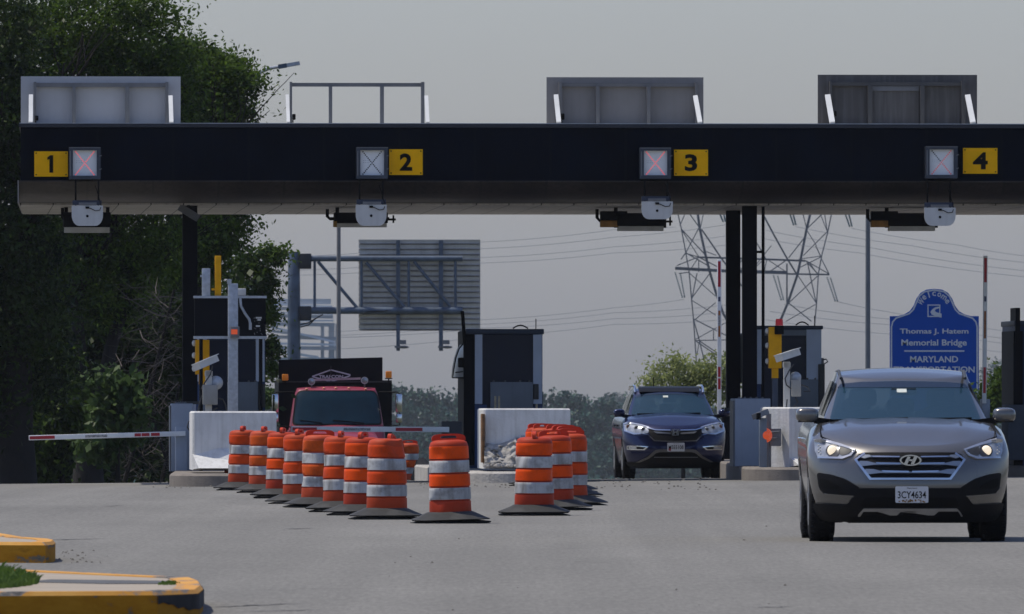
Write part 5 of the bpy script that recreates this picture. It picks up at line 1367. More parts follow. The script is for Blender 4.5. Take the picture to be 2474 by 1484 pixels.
for hl in lay('headlight', hp, m_lampglass, .003, .006, both=True):
    sg = -1 if sum(v.co.x for v in hl.data.vertices) < 0 else 1
    mm = (lambda L: L) if sg < 0 else mirror_pts
    lay('chrome_rim', mm(P([(345, 640), (400, 624), (560, 658), (662, 690), (655, 704), (555, 676), (400, 645), (358, 655)])), m_drl, .010, .008, parent=hl)
    lay('chrome_rim', mm(P([(345, 640), (358, 652), (372, 730), (475, 766), (560, 768), (556, 784), (468, 788), (350, 742)])), m_drl, .010, .008, parent=hl)
    for (q0, q1, rr) in ((585, 722, .040), (500, 700, .040)):
        xx, zz = c2(q0, q1); xx *= 1 if sg < 0 else -1
        MB().ball(Vector(body.front(xx, zz, .012)), (rr, .012, rr), 1, 16, 8).build('projector', m_lampglass, hl)
        MB().ball(Vector(body.front(xx, zz, .019)), (rr * .6, .012, rr * .6), 1, 16, 8).build('projector_core', m_darkgrey, hl)
    a_ = MB(); xx, zz = c2(395, 685); xx *= 1 if sg < 0 else -1; a_.ball(Vector(body.front(xx, zz, .011)), (.03, .01, .035), 1, 12, 8); a_.build('turn_signal', M('amber_reflector', (.16, .06, .03), .3), hl)
    fo = [(378, 932), (545, 936), (655, 944), (600, 992), (380, 988)]
    fg = lay('fog_light', rounded(mm(P(fo)), .01, 2), m_chrome, .004, .010, parent=t)[0]
    lay('fog_inset', rounded(mm(P([(392, 945), (540, 948), (615, 954), (580, 980), (394, 978)])), .008, 2), m_ink, .015, .003, parent=fg)
    lay('fog_lens', rounded(mm(P([(405, 948), (500, 950), (505, 976), (405, 975)])), .008, 2), m_lampglass, .019, .003, parent=fg)
    gh_r = MB(); gh_r.tube([(sg * .60, 2.0, 1.50), (sg * .60, 2.15, 1.60), (sg * .60, 2.5, 1.625), (sg * .60, 3.6, 1.62), (sg * .60, 3.9, 1.56)], .022, 8); gh_r.build('roof_rail', m_chrome, t)
yb = body.front(0, c2(1005, 950)[1])[1]
pl = plate(t, body, c2(1007, 951)[0], c2(1007, 951)[1], .302, .152, 'M5E5108', 'Maryland', yb - .035)
k = MB(); px_, pz_ = c2(1007, 951)
k.prism([(px_ - .135, pz_ - .06), (px_ - .09, pz_ - .07), (px_ - .085, pz_ - .01), (px_ - .11, pz_ + .0), (px_ - .13, pz_ - .02)], yb - .0485, yb - .0472); k.build('plate_art', M('plate_red_art', (.30, .03, .04), .5, 0, .5, 60), pl)
MB().xprism([(1.87, 1.52), (2.02, 1.50), (2.35, 1.60), (2.30, 1.615), (1.98, 1.585)], -.53, .53).build('roof_visor', M('dark_roof_visor', (.004, .006, .012), .5, spec=.15), t)
MB().tube([(-.16, 4.0, 1.55), (-.16, 4.05, 1.78)], .009, 6).build('aerial', m_ink, t)
MB().xprism([(.2, .25), (.5, .18), (1.4, .18), (1.4, .3)], -.55, .55).build('undertray', m_blackplastic, t)

# ---- red truck with black dump body, lane 2
A3 = At(823, 291.0)
TZ = A3.Z
t = thing('dump_truck', 'red truck with a tall black body and amber beacons behind the lowered gate arm', 'truck', A3.loc, TH)
m_redpaint = M('faded_red_truck_paint', (.25, .016, .042), .5, 0, .15, 2, coat=.25, grime=.2, dirt=(.45, .16, .19), gscale=1.2)
tk = lambda x, y: ((x - 1075) / 632.0, A3.z((850 + y / 5.937) * .98922))      # reads enlarged crop points
cabs = Shell(P=([0, .1, .9, 1], [2.15, 2.18, 2.72, 2.82]), W=([0, .3, .85, 1], [1.10, 1.10, .98, .90]), Q=([0, 1], [3.9, 3.85]), D=.22, Dr=.15, zlo=lambda y: 1.0, zs=([2, 2.8, 3.2, 4], [2.38, 2.40, 2.47, 2.47]), n=3, m=1.6, crown=lambda y: .04)
cabs.mesh(14).build('cab', m_redpaint, t, 40)
x0, z1 = tk(545, 632); _, zb_ = tk(465, 1108)
scr = rounded([(-1.00, zb_), (1.00, zb_ + .01), (.93, z1 - .12), (.84, z1), (-.84, z1), (-.93, z1 - .12)], .08, 4)
b = MB(); patch(b, scr, lambda a, b_, o: cabs.front(a, b_, o), .004, .006, .08); ws = b.build('windscreen', M('dark_truck_glass', (.007, .025, .038), .06, 0, .25, 2, spec=.35), t, 50)
b = MB(); fo_ = rounded([(-1.04, zb_ - .03), (1.04, zb_ - .02), (.965, z1 - .10), (.86, z1 + .03), (-.86, z1 + .03), (-.965, z1 - .10)], .09, 4)
patch(b, fo_, lambda a, b_, o: cabs.front(a, b_, o), .0, .004, .08); b.build('rubber_seal', m_ink, t, 50)
b = MB()
for (xa, xb) in ((-.85, -.35), (-.1, .62)):
    b.bar(cabs.front(xa, zb_ + .08, .025), cabs.front(xb, zb_ + .015, .025), .02)
b.build('wiper', m_blackplastic, ws)
hood_s = Shell(P=([0, .2, .8, 1], [.10, .02, .0, .12]), W=([0, .4, .9, 1], [1.05, 1.02, .88, .76]), Q=([0, 1], [2.4, 2.4]), D=.5, Dr=.05, zlo=lambda y: .75, zs=([0, .3, 2.4], [1.24, 1.33, 1.52]), n=3, m=1.5, crown=lambda y: .10)
hood_s.mesh(12).build('bonnet', m_redpaint, t, 40)
b = MB(); patch(b, rounded([(-.55, .82), (.55, .82), (.5, 1.18), (-.5, 1.18)], .05, 3), lambda a, b_, o: hood_s.front(a, b_, o), .004, .01, .08); b.build('grille', m_chrome, t)
for sg in (-1, 1):
    b = MB(); patch(b, rounded([(sg * .66, .88), (sg * .92, .88), (sg * .9, 1.10), (sg * .66, 1.10)][::sg], .03, 3), lambda a, b_, o: hood_s.front(a, b_, o), .004, .012, .08); b.build('headlight', m_lampglass, t)
    MB().bbox(sg * 1.12 - .12, sg * 1.12 + .12, .3, 1.9, .72, .98, .05).build('fender', m_redpaint, t)
    # mirrors
    ma = MB(); xr = sg * 1.43
    ma.tube([(sg * .98, 2.85, tk(0, 635)[1]), (xr - sg * .03, 2.75, tk(0, 640)[1]), (xr + sg * .02, 2.72, tk(0, 665)[1]), (xr + sg * .02, 2.72, tk(0, 1120)[1]), (sg * 1.08, 2.75, tk(0, 1150)[1])], .016, 6); mo = ma.build('mirror_arm', m_ink, t)
    MB().bbox(xr - .075, xr + .075, 2.58, 2.72, tk(0, 940)[1], tk(0, 668)[1], .03).build('mirror', m_chrome, mo)
    MB().bbox(xr - .07, xr + .07, 2.58, 2.72, tk(0, 1090)[1], tk(0, 955)[1], .03).build('convex_mirror', m_chrome, mo)
    MB().bbox(sg * 1.09 - .03, sg * 1.09 + .03, 2.9, 3.7, 1.0, 1.5, .02).build('door_skin', m_redpaint, t)
    wheel(t, sg * 1.02, 1.05, .5, .28, sg); wheel(t, sg * 1.0, 5.6, .5, .5, sg)
MB().bbox(-1.15, 1.15, -.05, .18, .45, .78, .04).build('bumper', m_chrome, t)
fr = MB(); fr.box(-.45, .45, .3, 7.5, .55, .85); fr.build('chassis', m_ink, t)
# dump body with headboard
xb0, zt0 = tk(163, 165); xb1, zt1 = tk(1690, 127); _, zs_ = tk(0, 465)
hb = MB(); hb.prism([(xb0 + .13, .95), (xb1 + .13, .95), (xb1 + .13, zt1), (xb0 + .13, zt0)], 4.1, 4.2); hb.box(xb0 + .13, xb1 + .35, 4.21, 7.6, .95, zs_); bd = hb.build('dump_body', m_blackbox, t)
MB().box(xb0 + .16, xb1 + .32, 4.04, 4.098, zs_ - .05, zs_ - .02).build('body_rail', m_darkgrey, bd)
lg = MB(); lw = .014
ly = 4.085
def lp(x, y): X, Z = tk(x, y); return (X + .13, ly, Z)
for a_, b_ in (((655, 410), (930, 312)), ((930, 312), (1215, 385)), ((1215, 385), (1200, 405)), ((655, 410), (760, 440)), ((1200, 405), (930, 482)), ((760, 440), (930, 482))): lg.bar(lp(*a_), lp(*b_), .03, .012)
p0 = lp(932, 412); add_text(lg, 'TRAFCON', p0[0], ly - .006, p0[2], (1110 - 755) / 632, .078, .03, .008)
lg.build('company_logo', M('grey_logo_paint', (.55, .58, .60), .6), bd)
MB().bar((lp(930, 480)[0], ly - .02, lp(930, 480)[2]), (lp(930, 250)[0], ly - .02, lp(930, 250)[2]), .016).build('whip_aerial', m_darkgrey, bd)
for (xa, xb, ya, yb_) in [(230, 320, 375, 470), (1750, 1840, 330, 432)]:
    xx0, zz1 = tk(xa, ya); xx1, zz0 = tk(xb, yb_); o = MB().bbox(xx0 + .1, xx1 + .1, 4.0 - .16, 4.0, zz0, zz1, .02).build('amber_beacon', m_amber, t)
    b = MB(); b.box(xx0 + .09, xx1 + .11, 3.83, 4.01, zz0 - .025, zz0 - .002); b.bar(((xx0 + xx1) / 2 + .1, 3.95, zz0 - .02), ((xx0 + xx1) / 2 + .1, 3.95, 1.0), .03); b.build('beacon_post', m_ink, o)
for (xx, yy) in ((678, 485), (1455, 468)):
    X, Z = tk(xx, yy); wl_ = MB().lathe([(.03, .10), (.07, .06), (.083, 0), (.083, -.03)], 24, 'y', (X + .05, 3.1, Z)).build('work_light', m_offwhite, t)
    MB().lathe([(.066, -.032), (.02, -.045)], 20, 'y', (X + .05, 3.1, Z)).build('lens', m_lampglass, wl_)
    MB().bar((X + .05, 3.1, Z - .08), (X + .05, 3.12, Z - .18), .03).build('stalk', m_greyframe, wl_)
xa, za = tk(720, 460); xb, zb2 = tk(1400, 440); MB().bar((xa + .05, 3.3, za), (xb + .05, 3.3, zb2), .05).build('light_bar', M('pinkish_bar', (.45, .36, .37), .5), t)
for q in (635, 888, 1063, 1253, 1500):
    X, Z = tk(q, 535); MB().ball((X, 2.95, 2.43 + .035 * (1 - (X / .9) ** 2)), (.035, .05, .028), 1, 12, 8).build('marker_light', M('salmon_marker', (.75, .30, .18), .4), t)
# ------------------------------------------------------------------ beyond the toll plaza
# cantilever sign gantry seen from behind
a = At(710, 610.0); gz = a.Z
t = thing('sign_gantry', 'blue-grey cantilever truss carrying the back of a ribbed highway sign', 'sign gantry', a.loc)
x = a.x; z = a.z; s_ = a.s
MB().lathe([(.38, 0), (.30, z(700)), (.275, z(611)), (.26, z(610))], 24, 'z', (0, 0, 0)).build('pole', m_steelgrey, t)
MB().lathe([(.29, 0), (.29, .05)], 24, 'z', (0, 0, z(610) - .02)).build('pole_cap', m_darkgrey, t)
for y0, y1 in ((613, 650), (740, 775)):
    MB().bbox(.26, x(752), -.35, .35, z(y1), z(y0), .04).build('flange', M('dark_flange', (.010, .013, .018), .6, .2, .3, 5), t)
for y0, y1, x1 in ((618, 632, 1117), (742, 759, 1117)):
    r = (y1 - y0) / 2 / s_; yy = z((y0 + y1) / 2); MB().tube([(x(750), 0, yy), (x(x1), 0, yy)], r, 14).build('chord', m_steelgrey, t)
for q in (760, 873, 987, 1100): MB().tube([(x(q), 0, z(750)), (x(q), 0, z(625))], 3.3 / s_, 10).build('strut', m_steelgrey, t)
for p, q in (((768, 632), (866, 748)), ((884, 634), (976, 742)), ((1000, 632), (1088, 742))): MB().tube([(x(p[0]), 0, z(p[1])), (x(q[0]), 0, z(q[1]))], 4 / s_, 10).build('diagonal', m_steelgrey, t)
# ribbed panel (its back faces us)
nr = 17; V = []; Q = []; px0, px1, py0, py1 = 866, 1160, 579, 799; m_rib = M('ribbed_sign_back', (.58, .56, .54), .5, .3, .12, 1.5, streak=.2, dirt=(.2, .19, .19))
prof = []
for i in range(nr):
    zt_ = z(py0 + (py1 - py0) * i / nr); h = (py1 - py0) / nr / s_
    prof += [(.40, zt_), (.46, zt_ - h * .62), (.40, zt_ - h * .70), (.80, zt_ - h * .72), (.80, zt_ - h * .97)]
prof += [(.42, z(py1)), (.95, z(py1)), (.95, z(py0))]
MB().xprism(prof, x(px0), x(px1)).build('sign_panel', m_rib, t, 20)
for q0, q1 in ((957, 966), (1060, 1070)): MB().box(x(q0), x(q1), .14, .30, z(848), z(581)).build('post', m_steelgrey, t)
for q in (957, 1062):
    l = MB(); l.box(x(q + 6), x(q + 24), -.2, .2, z(832), z(822)); l.ball((x(q + 18), 0, z(839)), (.26, .2, .07), 1, 12, 8); l.box(x(q - 4), x(q + 12), -.1, .1, z(841), z(836)); l.build('sign_light', m_greyframe, t)
cb = MB()
for k_ in (0, 6): cb.tube([(x(724), 0, z(785 + k_)), (x(745), 0, z(780 + k_)), (x(762), 0, z(770)), (x(780), 0, z(760))], .03, 6)
cb.tube([(x(876), -.2, z(760)), (x(886), -.25, z(754)), (x(930), -.2, z(752)), (x(957), 0, z(745))], .025, 6); cb.build('cable', m_ink, t)

# light poles
def light_pole(label, px, Y, w0, w1, y_top, m, arm=None):
    a = At(px, Y); t = thing('light_pole', label, 'light pole', a.loc)
    MB().tube([(0, 0, 0), (0, 0, a.z(y_top))], [w0 / 2 / a.s, w1 / 2 / a.s], 12).build('pole', m, t)
    h = a.z(y_top)
    if arm:
        pts = [(a.x(px_), 0, a.z(py_)) for px_, py_ in arm[:-1]]
        MB().tube(pts, [.055] + [.045] * (len(pts) - 2) + [.035], 8).build('arm', m, t)
        (x0, y0), (x1, y1) = arm[-2], arm[-1]
        b = MB(); b.bar((a.x(x0), 0, a.z(y0)), (a.x(x0 + (x1 - x0) * .4), 0, a.z(y0 + (y1 - y0) * .4)), .10, .26); b.build('lamp_housing', m_steelgrey, t)
        b = MB(); b.bar((a.x(x0 + (x1 - x0) * .4), 0, a.z(y0 + (y1 - y0) * .4)), (a.x(x1), 0, a.z(y1)), .085, .32); b.build('lamp_head', m_galv, t)
    return t
m_pole = M('dark_blue_grey_pole', (.12, .135, .15), .6, 0, .15, 2)
light_pole('thin grey pole in front of the gantry truss', 818, 380, 12.5, 9.5, 440, M('brown_grey_pole', (.20, .19, .185), .7, 0, .15, 2))
light_pole('tapered blue-grey pole rising between the booth and the welcome sign', 2096, 420, 14.5, 11, 430, m_pole)
light_pole('street lamp arm reaching out of the treetop over lane 1', 556, 300, 14, 9, 260, m_galv, [(556, 262), (575, 225), (600, 195), (625, 177), (648, 166), (672, 162), (724, 153)])

# welcome sign
a = At(2256, 345.0); t = thing('welcome_sign', 'blue arched welcome sign with silver border and lettering behind the grey SUV', 'sign', a.loc)
x = a.x; z = a.z
m_blue = M('sign_blue', (.0, .066, .37), .5, 0, .04, 3, spec=.15)
m_silver = M('sign_silver', (.58, .60, .62), .5, 0, .06, 8)
def arch(inset, n=24):
    """outline: square shoulders, cyma curves up to a round top"""
    i = inset; L, Rr = 2149 + i, 2364 - i; pts = [(L, 1002 - i), (Rr, 1002 - i), (Rr, 764 + i)]
    r = []
    ctrl = [(2364, 764), (2345, 764), (2330, 760), (2316, 752), (2306, 738), (2300, 722), (2290, 708), (2276, 700), (2256, 698)]
    ctrl = [(q, y) for q, y in ctrl]
    right = []
    for k in range(len(ctrl)):
        q, y = ctrl[k]; right.append((q - i * (1 if q > 2330 else .8), y + i))
    left = [(2 * 2256.5 - q, y) for q, y in reversed(right)]
    return pts[:2] + right + left[1:]
def to(P_): return [(x(q), z(y)) for q, y in P_]
def smooth_closed(P_): return P_
MB().prism(to(arch(0)), .0, .07).build('panel', m_blue, t)
# border: rounded rectangle corners + arch
bo = [(2156, 995), (2153, 985), (2153, 790), (2156, 778), (2164, 769), (2176, 765), (2196, 758), (2206, 748), (2213, 732), (2220, 716), (2233, 705), (2256, 701)]
bo = bo + [(2 * 2256.5 - q, y) for q, y in reversed(bo[:-1])]
b = MB(); hw = 1.7 / a.s; n = len(bo)
for i in range(n):
    p = Vector((x(bo[i][0]), 0, z(bo[i][1]))); q = Vector((x(bo[(i + 1) % n][0]), 0, z(bo[(i + 1) % n][1]))); d = (q - p).normalized(); p -= d * hw * .5; q += d * hw * .5
    nn = Vector((-d.z, 0, d.x)) * hw; V = [p + nn, p - nn, q - nn, q + nn]; yo = -.012 - .0004 * (i % 3)
    b.add([(v.x, yo, v.z) for v in V] + [(v.x, -.001, v.z) for v in V], [(0, 1, 2, 3), (0, 4, 5, 1), (1, 5, 6, 2), (2, 6, 7, 3), (3, 7, 4, 0)])
b.build('border', m_silver, t)
k = MB(); u = 1 / a.s
for s__, cy, w, h in [('Thomas J. Hatem', 802, 166, 16), ('Memorial Bridge', 830, 158, 19.5), ('MARYLAND', 868, 116, 15), ('TRANSPORTATION', 893, 196, 15), ('AUTHORITY', 918, 120, 15)]: add_text(k, s__, x(2256), -.012, z(cy), w * u, h * u, .022, .008)
k.box(x(2184), x(2329), -.012, -.002, z(850), z(846.5))
for i, c in enumerate('Welcome'):
    an = math.radians(62 - i * 20.6); rr = 36; q = 2256 + rr * 1.0 * math.cos(math.radians(90) + an - 0) * 1.0; y = 744 - rr * math.sin(math.radians(90) + an)
    add_text(k, c, x(q), -.012, z(y + 2), {'W': 14, 'm': 13, 'l': 3}.get(c, 9) * u, (15 if c in 'Wl' else 11) * u, .02, .008, an * .75)
k.build('lettering', m_silver, t)
# square emblem with a curved road
e = MB(); fx0, fx1, fy0, fy1 = 2240, 2271, 736, 766
for (q0, y0, q1, y1) in [(fx0, fy0, fx1, fy0 + 2.6), (fx0, fy1 - 2.6, fx1, fy1), (fx0, fy0 + 2.6, fx0 + 2.6, fy1 - 2.6), (fx1 - 2.6, fy0 + 2.6, fx1, fy1 - 2.6)]: e.box(x(q0), x(q1), -.012, -.002, z(y1), z(y0))
e.prism(to([(2268, 741), (2258, 743), (2251, 748), (2247, 754), (2250, 760), (2259, 764), (2274, 768), (2274, 758), (2263, 755), (2258, 752), (2259, 748), (2268, 745)]), -.014, -.003); e.build('emblem', m_silver, t)
for q in (2172, 2341): MB().box(x(q) - .07, x(q) + .07, .08, .2, 0, z(780)).build('post', m_pole, t)

# transmission tower
PY = 1300.0; a = At(1800, PY); t = thing('transmission_tower', 'steel lattice transmission tower behind the right columns', 'pylon', a.loc)
def pp(cx, cy, d=0.0): q = (1600 + cx / 3.2267) * .98922; y = (500 + cy / 3.2267) * .98922; return (a.x(q), d, a.z(y))
m_pyl = M('tower_steel', (.10, .115, .13), .7, .1, .25, .2)
UT = PY / F / 3.26
def member(name, segs):
    b = MB()
    for p, q, w, d in segs: b.bar(pp(*p, d), pp(*q, d), w * UT, w * UT)
    b.build(name, m_pyl, t)
zg = 1900
legs_l = [(150, -120), (175, 60), (205, 190), (240, 380), (265, 520), (285, 740), (300, 900), (312, 1070), (325, 1270), (338, zg)]
legs_l2 = [(245, 40), (195, 160)]
legs_r = [(1420, -120), (1390, 60), (1360, 210), (1310, 405), (1285, 545), (1270, 780), (1255, 950), (1240, 1270), (1225, zg)]
thick_l = [(330, 10), (352, 180), (400, 400), (430, 520), (480, 690), (540, 860), (600, 960), (700, 1120), (770, 1400)]
thick_r = [(1240, 10), (1195, 200), (1150, 430), (1125, 550), (1050, 770), (1000, 890), (900, 1060), (800, 1200), (770, 1400)]
def chain(L, w, d): return [(L[i], L[i + 1], w, d) for i in range(len(L) - 1)]
member('leg', chain(legs_l, 9, 0)); member('leg', chain(legs_r, 9, 0)); member('main_strut', chain(thick_l, 19, 3)); member('main_strut', chain(thick_r, 19, 3))
member('leg', chain([(370, 190), (460, 320), (520, 410), (600, 520), (690, 640)], 12, 5)); member('leg', chain([(850, 60), (940, 230), (1040, 410), (1125, 550)], 13, 5))
member('leg', chain([(300, 900), (345, 1060), (400, 1280), (470, zg)], 9, 1)); member('leg', chain([(1045, 460), (1045, 770)], 12, 5))
member('cross_arm', [((158, 500), (560, 522), 24, 2), ((560, 522), (1045, 535), 27, 2), ((1045, 545), (1375, 550), 13, 2)])
member('cross_arm', [((350, 412), (800, 425), 14, 4), ((800, 425), (1190, 440), 15, 4)])
th = 6
lat = [((175, 60), (240, 60)), ((240, 60), (195, 165)), ((265, 60), (352, 180)), ((385, 60), (360, 180)), ((345, 180), (240, 380)), ((205, 190), (400, 400)), ((205, 190), (345, 410)), ((240, 380), (345, 410)), ((240, 380), (430, 490)),
       ((345, 410), (285, 500)), ((345, 430), (345, 530)), ((345, 410), (520, 500)), ((400, 370), (480, 400)), ((170, 480), (345, 410)), ((205, 430), (240, 380)), ((265, 530), (480, 720)), ((430, 540), (285, 740)), ((330, 540), (290, 740)), ((285, 750), (480, 870)), ((480, 770), (310, 910)),
       ((300, 900), (555, 1030)), ((555, 930), (320, 1060)), ((312, 1070), (600, 1065)), ((325, 1075), (480, 1180)), ((480, 1180), (345, 1280)), ((460, 990), (460, 1065)), ((345, 1070), (555, 1210)), ((330, 1190), (350, 1080)),
       ((1160, 60), (1195, 200)), ((1330, 60), (1195, 190)), ((1300, 60), (1360, 210)), ((1340, 60), (1360, 200)), ((1175, 260), (1050, 420)), ((1195, 200), (1270, 320)), ((1360, 210), (1170, 400)), ((1270, 320), (1310, 405)), ((1310, 405), (1130, 430)), ((1130, 500), (1310, 410)),
       ((1190, 440), (1285, 545)), ((1225, 460), (1285, 545)), ((1310, 430), (1370, 550)), ((1200, 450), (1270, 780)), ((1130, 560), (1270, 770)), ((1285, 560), (1060, 770)), ((1050, 775), (1230, 920)), ((1265, 785), (1030, 920)), ((1190, 440), (1375, 545)), ((800, 290), (880, 430)), ((880, 430), (1045, 540)), ((880, 430), (860, 530)), ((1045, 430), (900, 530)), ((920, 320), (800, 470)),
       ((555, 420), (700, 520)), ((700, 425), (600, 520)), ((860, 430), (760, 520)), ((130 + 60, 540), (270, 530))]
member('lattice', [(p, q, 6.5 + (i % 3), (i % 4) * 1.3) for i, (p, q) in enumerate(lat)])
m_ins = M('glass_insulator', (.10, .17, .17), .3, 0, .3, 3)
def string(p, q):
    b = MB(); P0 = Vector(pp(*p, 2)); Q0 = Vector(pp(*q, 2)); n = 14
    for i in range(n + 1):
        c = P0.lerp(Q0, i / n); b.ball(c, (8 * UT, 8 * UT, 4.5 * UT), 1, 8, 5)
    b.tube([P0, Q0], 1.6 * UT, 5); b.ball(Q0, 7 * UT, 1, 8, 6); b.build('insulator_string', m_ins, t)
for (p, q, r) in [((158, 535), (200, 545), (228, 745)), ((935, 560), (968, 565), (1008, 765)), ((1358, 575), (1385, 578), (1434, 775)), ((505, 55), (540, 60), (549, 148)), ((1058, 55), (1085, 60), (1106, 174)), ((1495, 55), (1525, 60), (1548, 186))]:
    string(p, (r[0] - 14, r[1] - 18)); string(q, (r[0] + 4, r[1] - 20))
# power lines
m_wire = M('power_line_wire', (.27, .29, .32), .6, 0, .1)
def wire(label, pts, w=1.15):
    V = []
    xs = [p[0] for p in pts]; ysx = [p[1] for p in pts]
    P_ = []
    for i in range(len(pts) - 1):
        for k_ in range(10):
            f = k_ / 10; q = pts[i][0] + (pts[i + 1][0] - pts[i][0]) * f; y = pts[i][1] + (pts[i + 1][1] - pts[i][1]) * f
            sag = 4 * f * (1 - f) * min(8, abs(pts[i + 1][0] - pts[i][0]) * .012); P_.append((q, y + sag))
    P_.append(pts[-1])
    c = P_[len(P_) // 2]; oz = EYE + (HY - c[1]) * PY / F; ox = (c[0] - CX) * PY / F
    tag(MB().tube([((q - CX) * PY / F - ox, 0, EYE + (HY - y) * PY / F - oz) for q, y in P_], w * .5 * PY / F, 5).build('power_line', m_wire, None, loc=(ox, PY + 2, oz)), label, 'power line', 'power lines strung from the lattice tower')
L1 = 'thin power line running left from the lattice tower'
L2 = 'thin power line running right from the lattice tower'
def s3(x_, y_): return ((700 + x_ / 2.474) * .98922, (500 + y_ / 2.474) * .98922)
for (A_, B_, tip) in [((1175, 225), (1979, 150), (1632, 548)), ((1175, 265), (1979, 195), (1765, 541)), ((1175, 318), (1979, 253), (1760, 569)), ((1175, 352), (1979, 290), (1770, 590))]:
    p, q = s3(*A_), s3(*B_); sl = (q[1] - p[1]) / (q[0] - p[0]); wire(L1, [(620, p[1] + sl * (620 - p[0]) * .75), p, q, tip])
for (A_, B_, tip) in [((1175, 695), (1979, 622), (1653, 723)), ((1175, 722), (1979, 652), (1770, 735)), ((1190, 745), (1979, 688), (1775, 752)), ((1190, 797), (1979, 722), (1775, 770))]:
    p, q = s3(*A_), s3(*B_); sl = (q[1] - p[1]) / (q[0] - p[0]); wire(L1, [(790, p[1] + sl * (790 - p[0]) * .85), p, q, tip])
def s6(x_, y_): return ((2100 + x_ / 3.71) * .98922, (600 + y_ / 3.71) * .98922)
for (tip, A_, B_) in [((1922, 547), (480, 0), (1484, 150)), ((1850, 556), (70, 10), (1484, 225)), ((1840, 575), (0, 65), (1484, 280)), ((2057, 551), (880, -10), (1484, 90)), ((2022, 728), (265, 600), (1390, 780)), ((1895, 735), (265, 665), (1390, 850)), ((1860, 752), (265, 715), (1390, 895)), ((1850, 772), (265, 800), (1390, 975))]:
    p, q = s6(*A_), s6(*B_); wire(L2, [tip, p, q, (q[0] + 80, q[1] + 12)])

# far bridge truss in the haze
a = At(725, 2600.0, -16); t = thing('truss_bridge', 'pale steel truss bridge fading in the haze behind the gantry pole', 'bridge', a.loc)
m_br = M('pale_blue_bridge_steel', (.34, .38, .42), .8, 0, .08, .05); m_br2 = M('light_grey_bridge_steel', (.62, .64, .66), .8, 0, .04, .05)  # light grey copy of the bridge steel for the pale lines
x, z = a.x, a.z
def bs(q0, y0, q1, y1, w, m, nm, d=0): MB().bar((x(q0), d, z(y0)), (x(q1), d, z(y1)), w / a.s, 1.0).build(nm, m, t)
for (q0, y0, q1, y1, w, mm, d) in [(655, 729, 799, 729, 13, 0, 0), (660, 736, 803, 741, 4, 1, -1), (655, 745, 804, 747, 8, 0, 2), (655, 755, 804, 760, 4, 1, -2), (655, 763, 804, 766, 8, 0, 3), (655, 776, 806, 775, 4, 1, -3), (655, 783, 808, 785, 9, 0, 1), (655, 790, 810, 827, 5, 1, -2), (655, 800, 775, 815, 6, 0, 2), (655, 814, 812, 818, 8, 0, 3), (655, 830, 812, 833, 5, 1, -3), (655, 840, 812, 842, 9, 0, 2), (655, 845, 770, 864, 6, 1, -1), (655, 868, 815, 868, 8, 0, 1)]: bs(q0, y0, q1, y1, w, (m_br, m_br2)[mm], 'girder', d)
for q, w in ((800, 14), (778, 8), (812, 5)):
    MB().box(x(q - w / 2), x(q + w / 2), 4, 6, 0, z(782)).build('tower_leg', m_br, t)
for k_ in range(1, 9):   # spans running on over the river behind
    MB().box(x(640) - 9 * k_, x(640) - 9 * k_ + 7.5, 3, 6, z(842) - .6, z(836)).build('deck_span', m_br, t)

# ------------------------------------------------------------------ trees
rng = np.random.default_rng(21)
m_bark = M('dark_bark', (.014, .011, .009), .95, 0, .35, 4, bump=.6, bscale=20)
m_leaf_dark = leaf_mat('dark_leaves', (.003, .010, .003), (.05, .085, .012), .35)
m_leaf_mid = leaf_mat('green_leaves', (.004, .014, .003), (.115, .19, .022), .45)
m_leaf_bright = leaf_mat('bright_leaves', (.03, .06, .015), (.10, .16, .05), .4)
m_leaf_yellow = leaf_mat('yellow_green_leaves', (.16, .19, .06), (.36, .40, .16), .55)
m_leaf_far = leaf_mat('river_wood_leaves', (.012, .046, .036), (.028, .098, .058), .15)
def limbs(b, p, d, ln, r, depth, spread=.5):
    pts = [Vector(p)]; rs = [r]; d = Vector(d).normalized()
    for i in range(4):
        d = (d + Vector((R.uniform(-1, 1), R.uniform(-1, 1), R.uniform(-.3, .6))) * .16).normalized(); pts.append(pts[-1] + d * ln / 4); rs.append(r * (1 - .11 * (i + 1)))
    b.tube(pts, rs, 7 if depth < 2 else 5)
    if depth >= 3: return
    for k_ in range(3 if depth else 4):
        st = pts[R.choice((2, 3, 4))]; nd = (d + Vector((R.uniform(-1, 1), R.uniform(-1, 1), R.uniform(-.1, .7))) * spread * 1.6).normalized()
        limbs(b, st, nd, ln * R.uniform(.55, .8), rs[-1] * .72, depth + 1, spread)
def tree(name, label, px, Y, trunk_r, trunk_h, blobs_px, count, lw, ll, mat, lean=0, clump=.35, per=45, shell=.5, group=None, fork=False, cat='tree', base_z=None):
    a = At(px, Y, base_z); t = thing(name, label, cat, a.loc, 0, group)
    b = MB(); 
    if fork:
        b.tube([(0, 0, -.3), (0, 0, .5), (.02, 0, trunk_h * .45)], [trunk_r * 1.3, trunk_r, trunk_r * .95], 12)
        for sg in (-1, 1): limbs(b, (sg * trunk_r * .35, 0, trunk_h * .42), (sg * .16, R.uniform(-.1, .1), 1), trunk_h * .9, trunk_r * .6, 0)
    else:
        b.tube([(0, 0, -.3), (.03 * lean, 0, trunk_h * .3), (lean * .4, 0, trunk_h * .7), (lean, 0, trunk_h)], [trunk_r * 1.35, trunk_r, trunk_r * .9, trunk_r * .75], 12)
        limbs(b, (lean, 0, trunk_h * .98), (lean * .2, 0, 1), trunk_h * (.7 if name == 'leafy_tree' else .3), trunk_r * .7, 0)
    b.build('trunk', m_bark, t, 60)
    B = [(a.x(cx), dy, a.z(cy), rx / a.s, (rx + ry) * .5 / a.s, ry / a.s) for cx, cy, rx, ry, dy in blobs_px]
    V, Q = leaves(B, count, lw, ll, rng, clump, per, shell)
    mesh_np('crown', V, Q, mat, t); return t
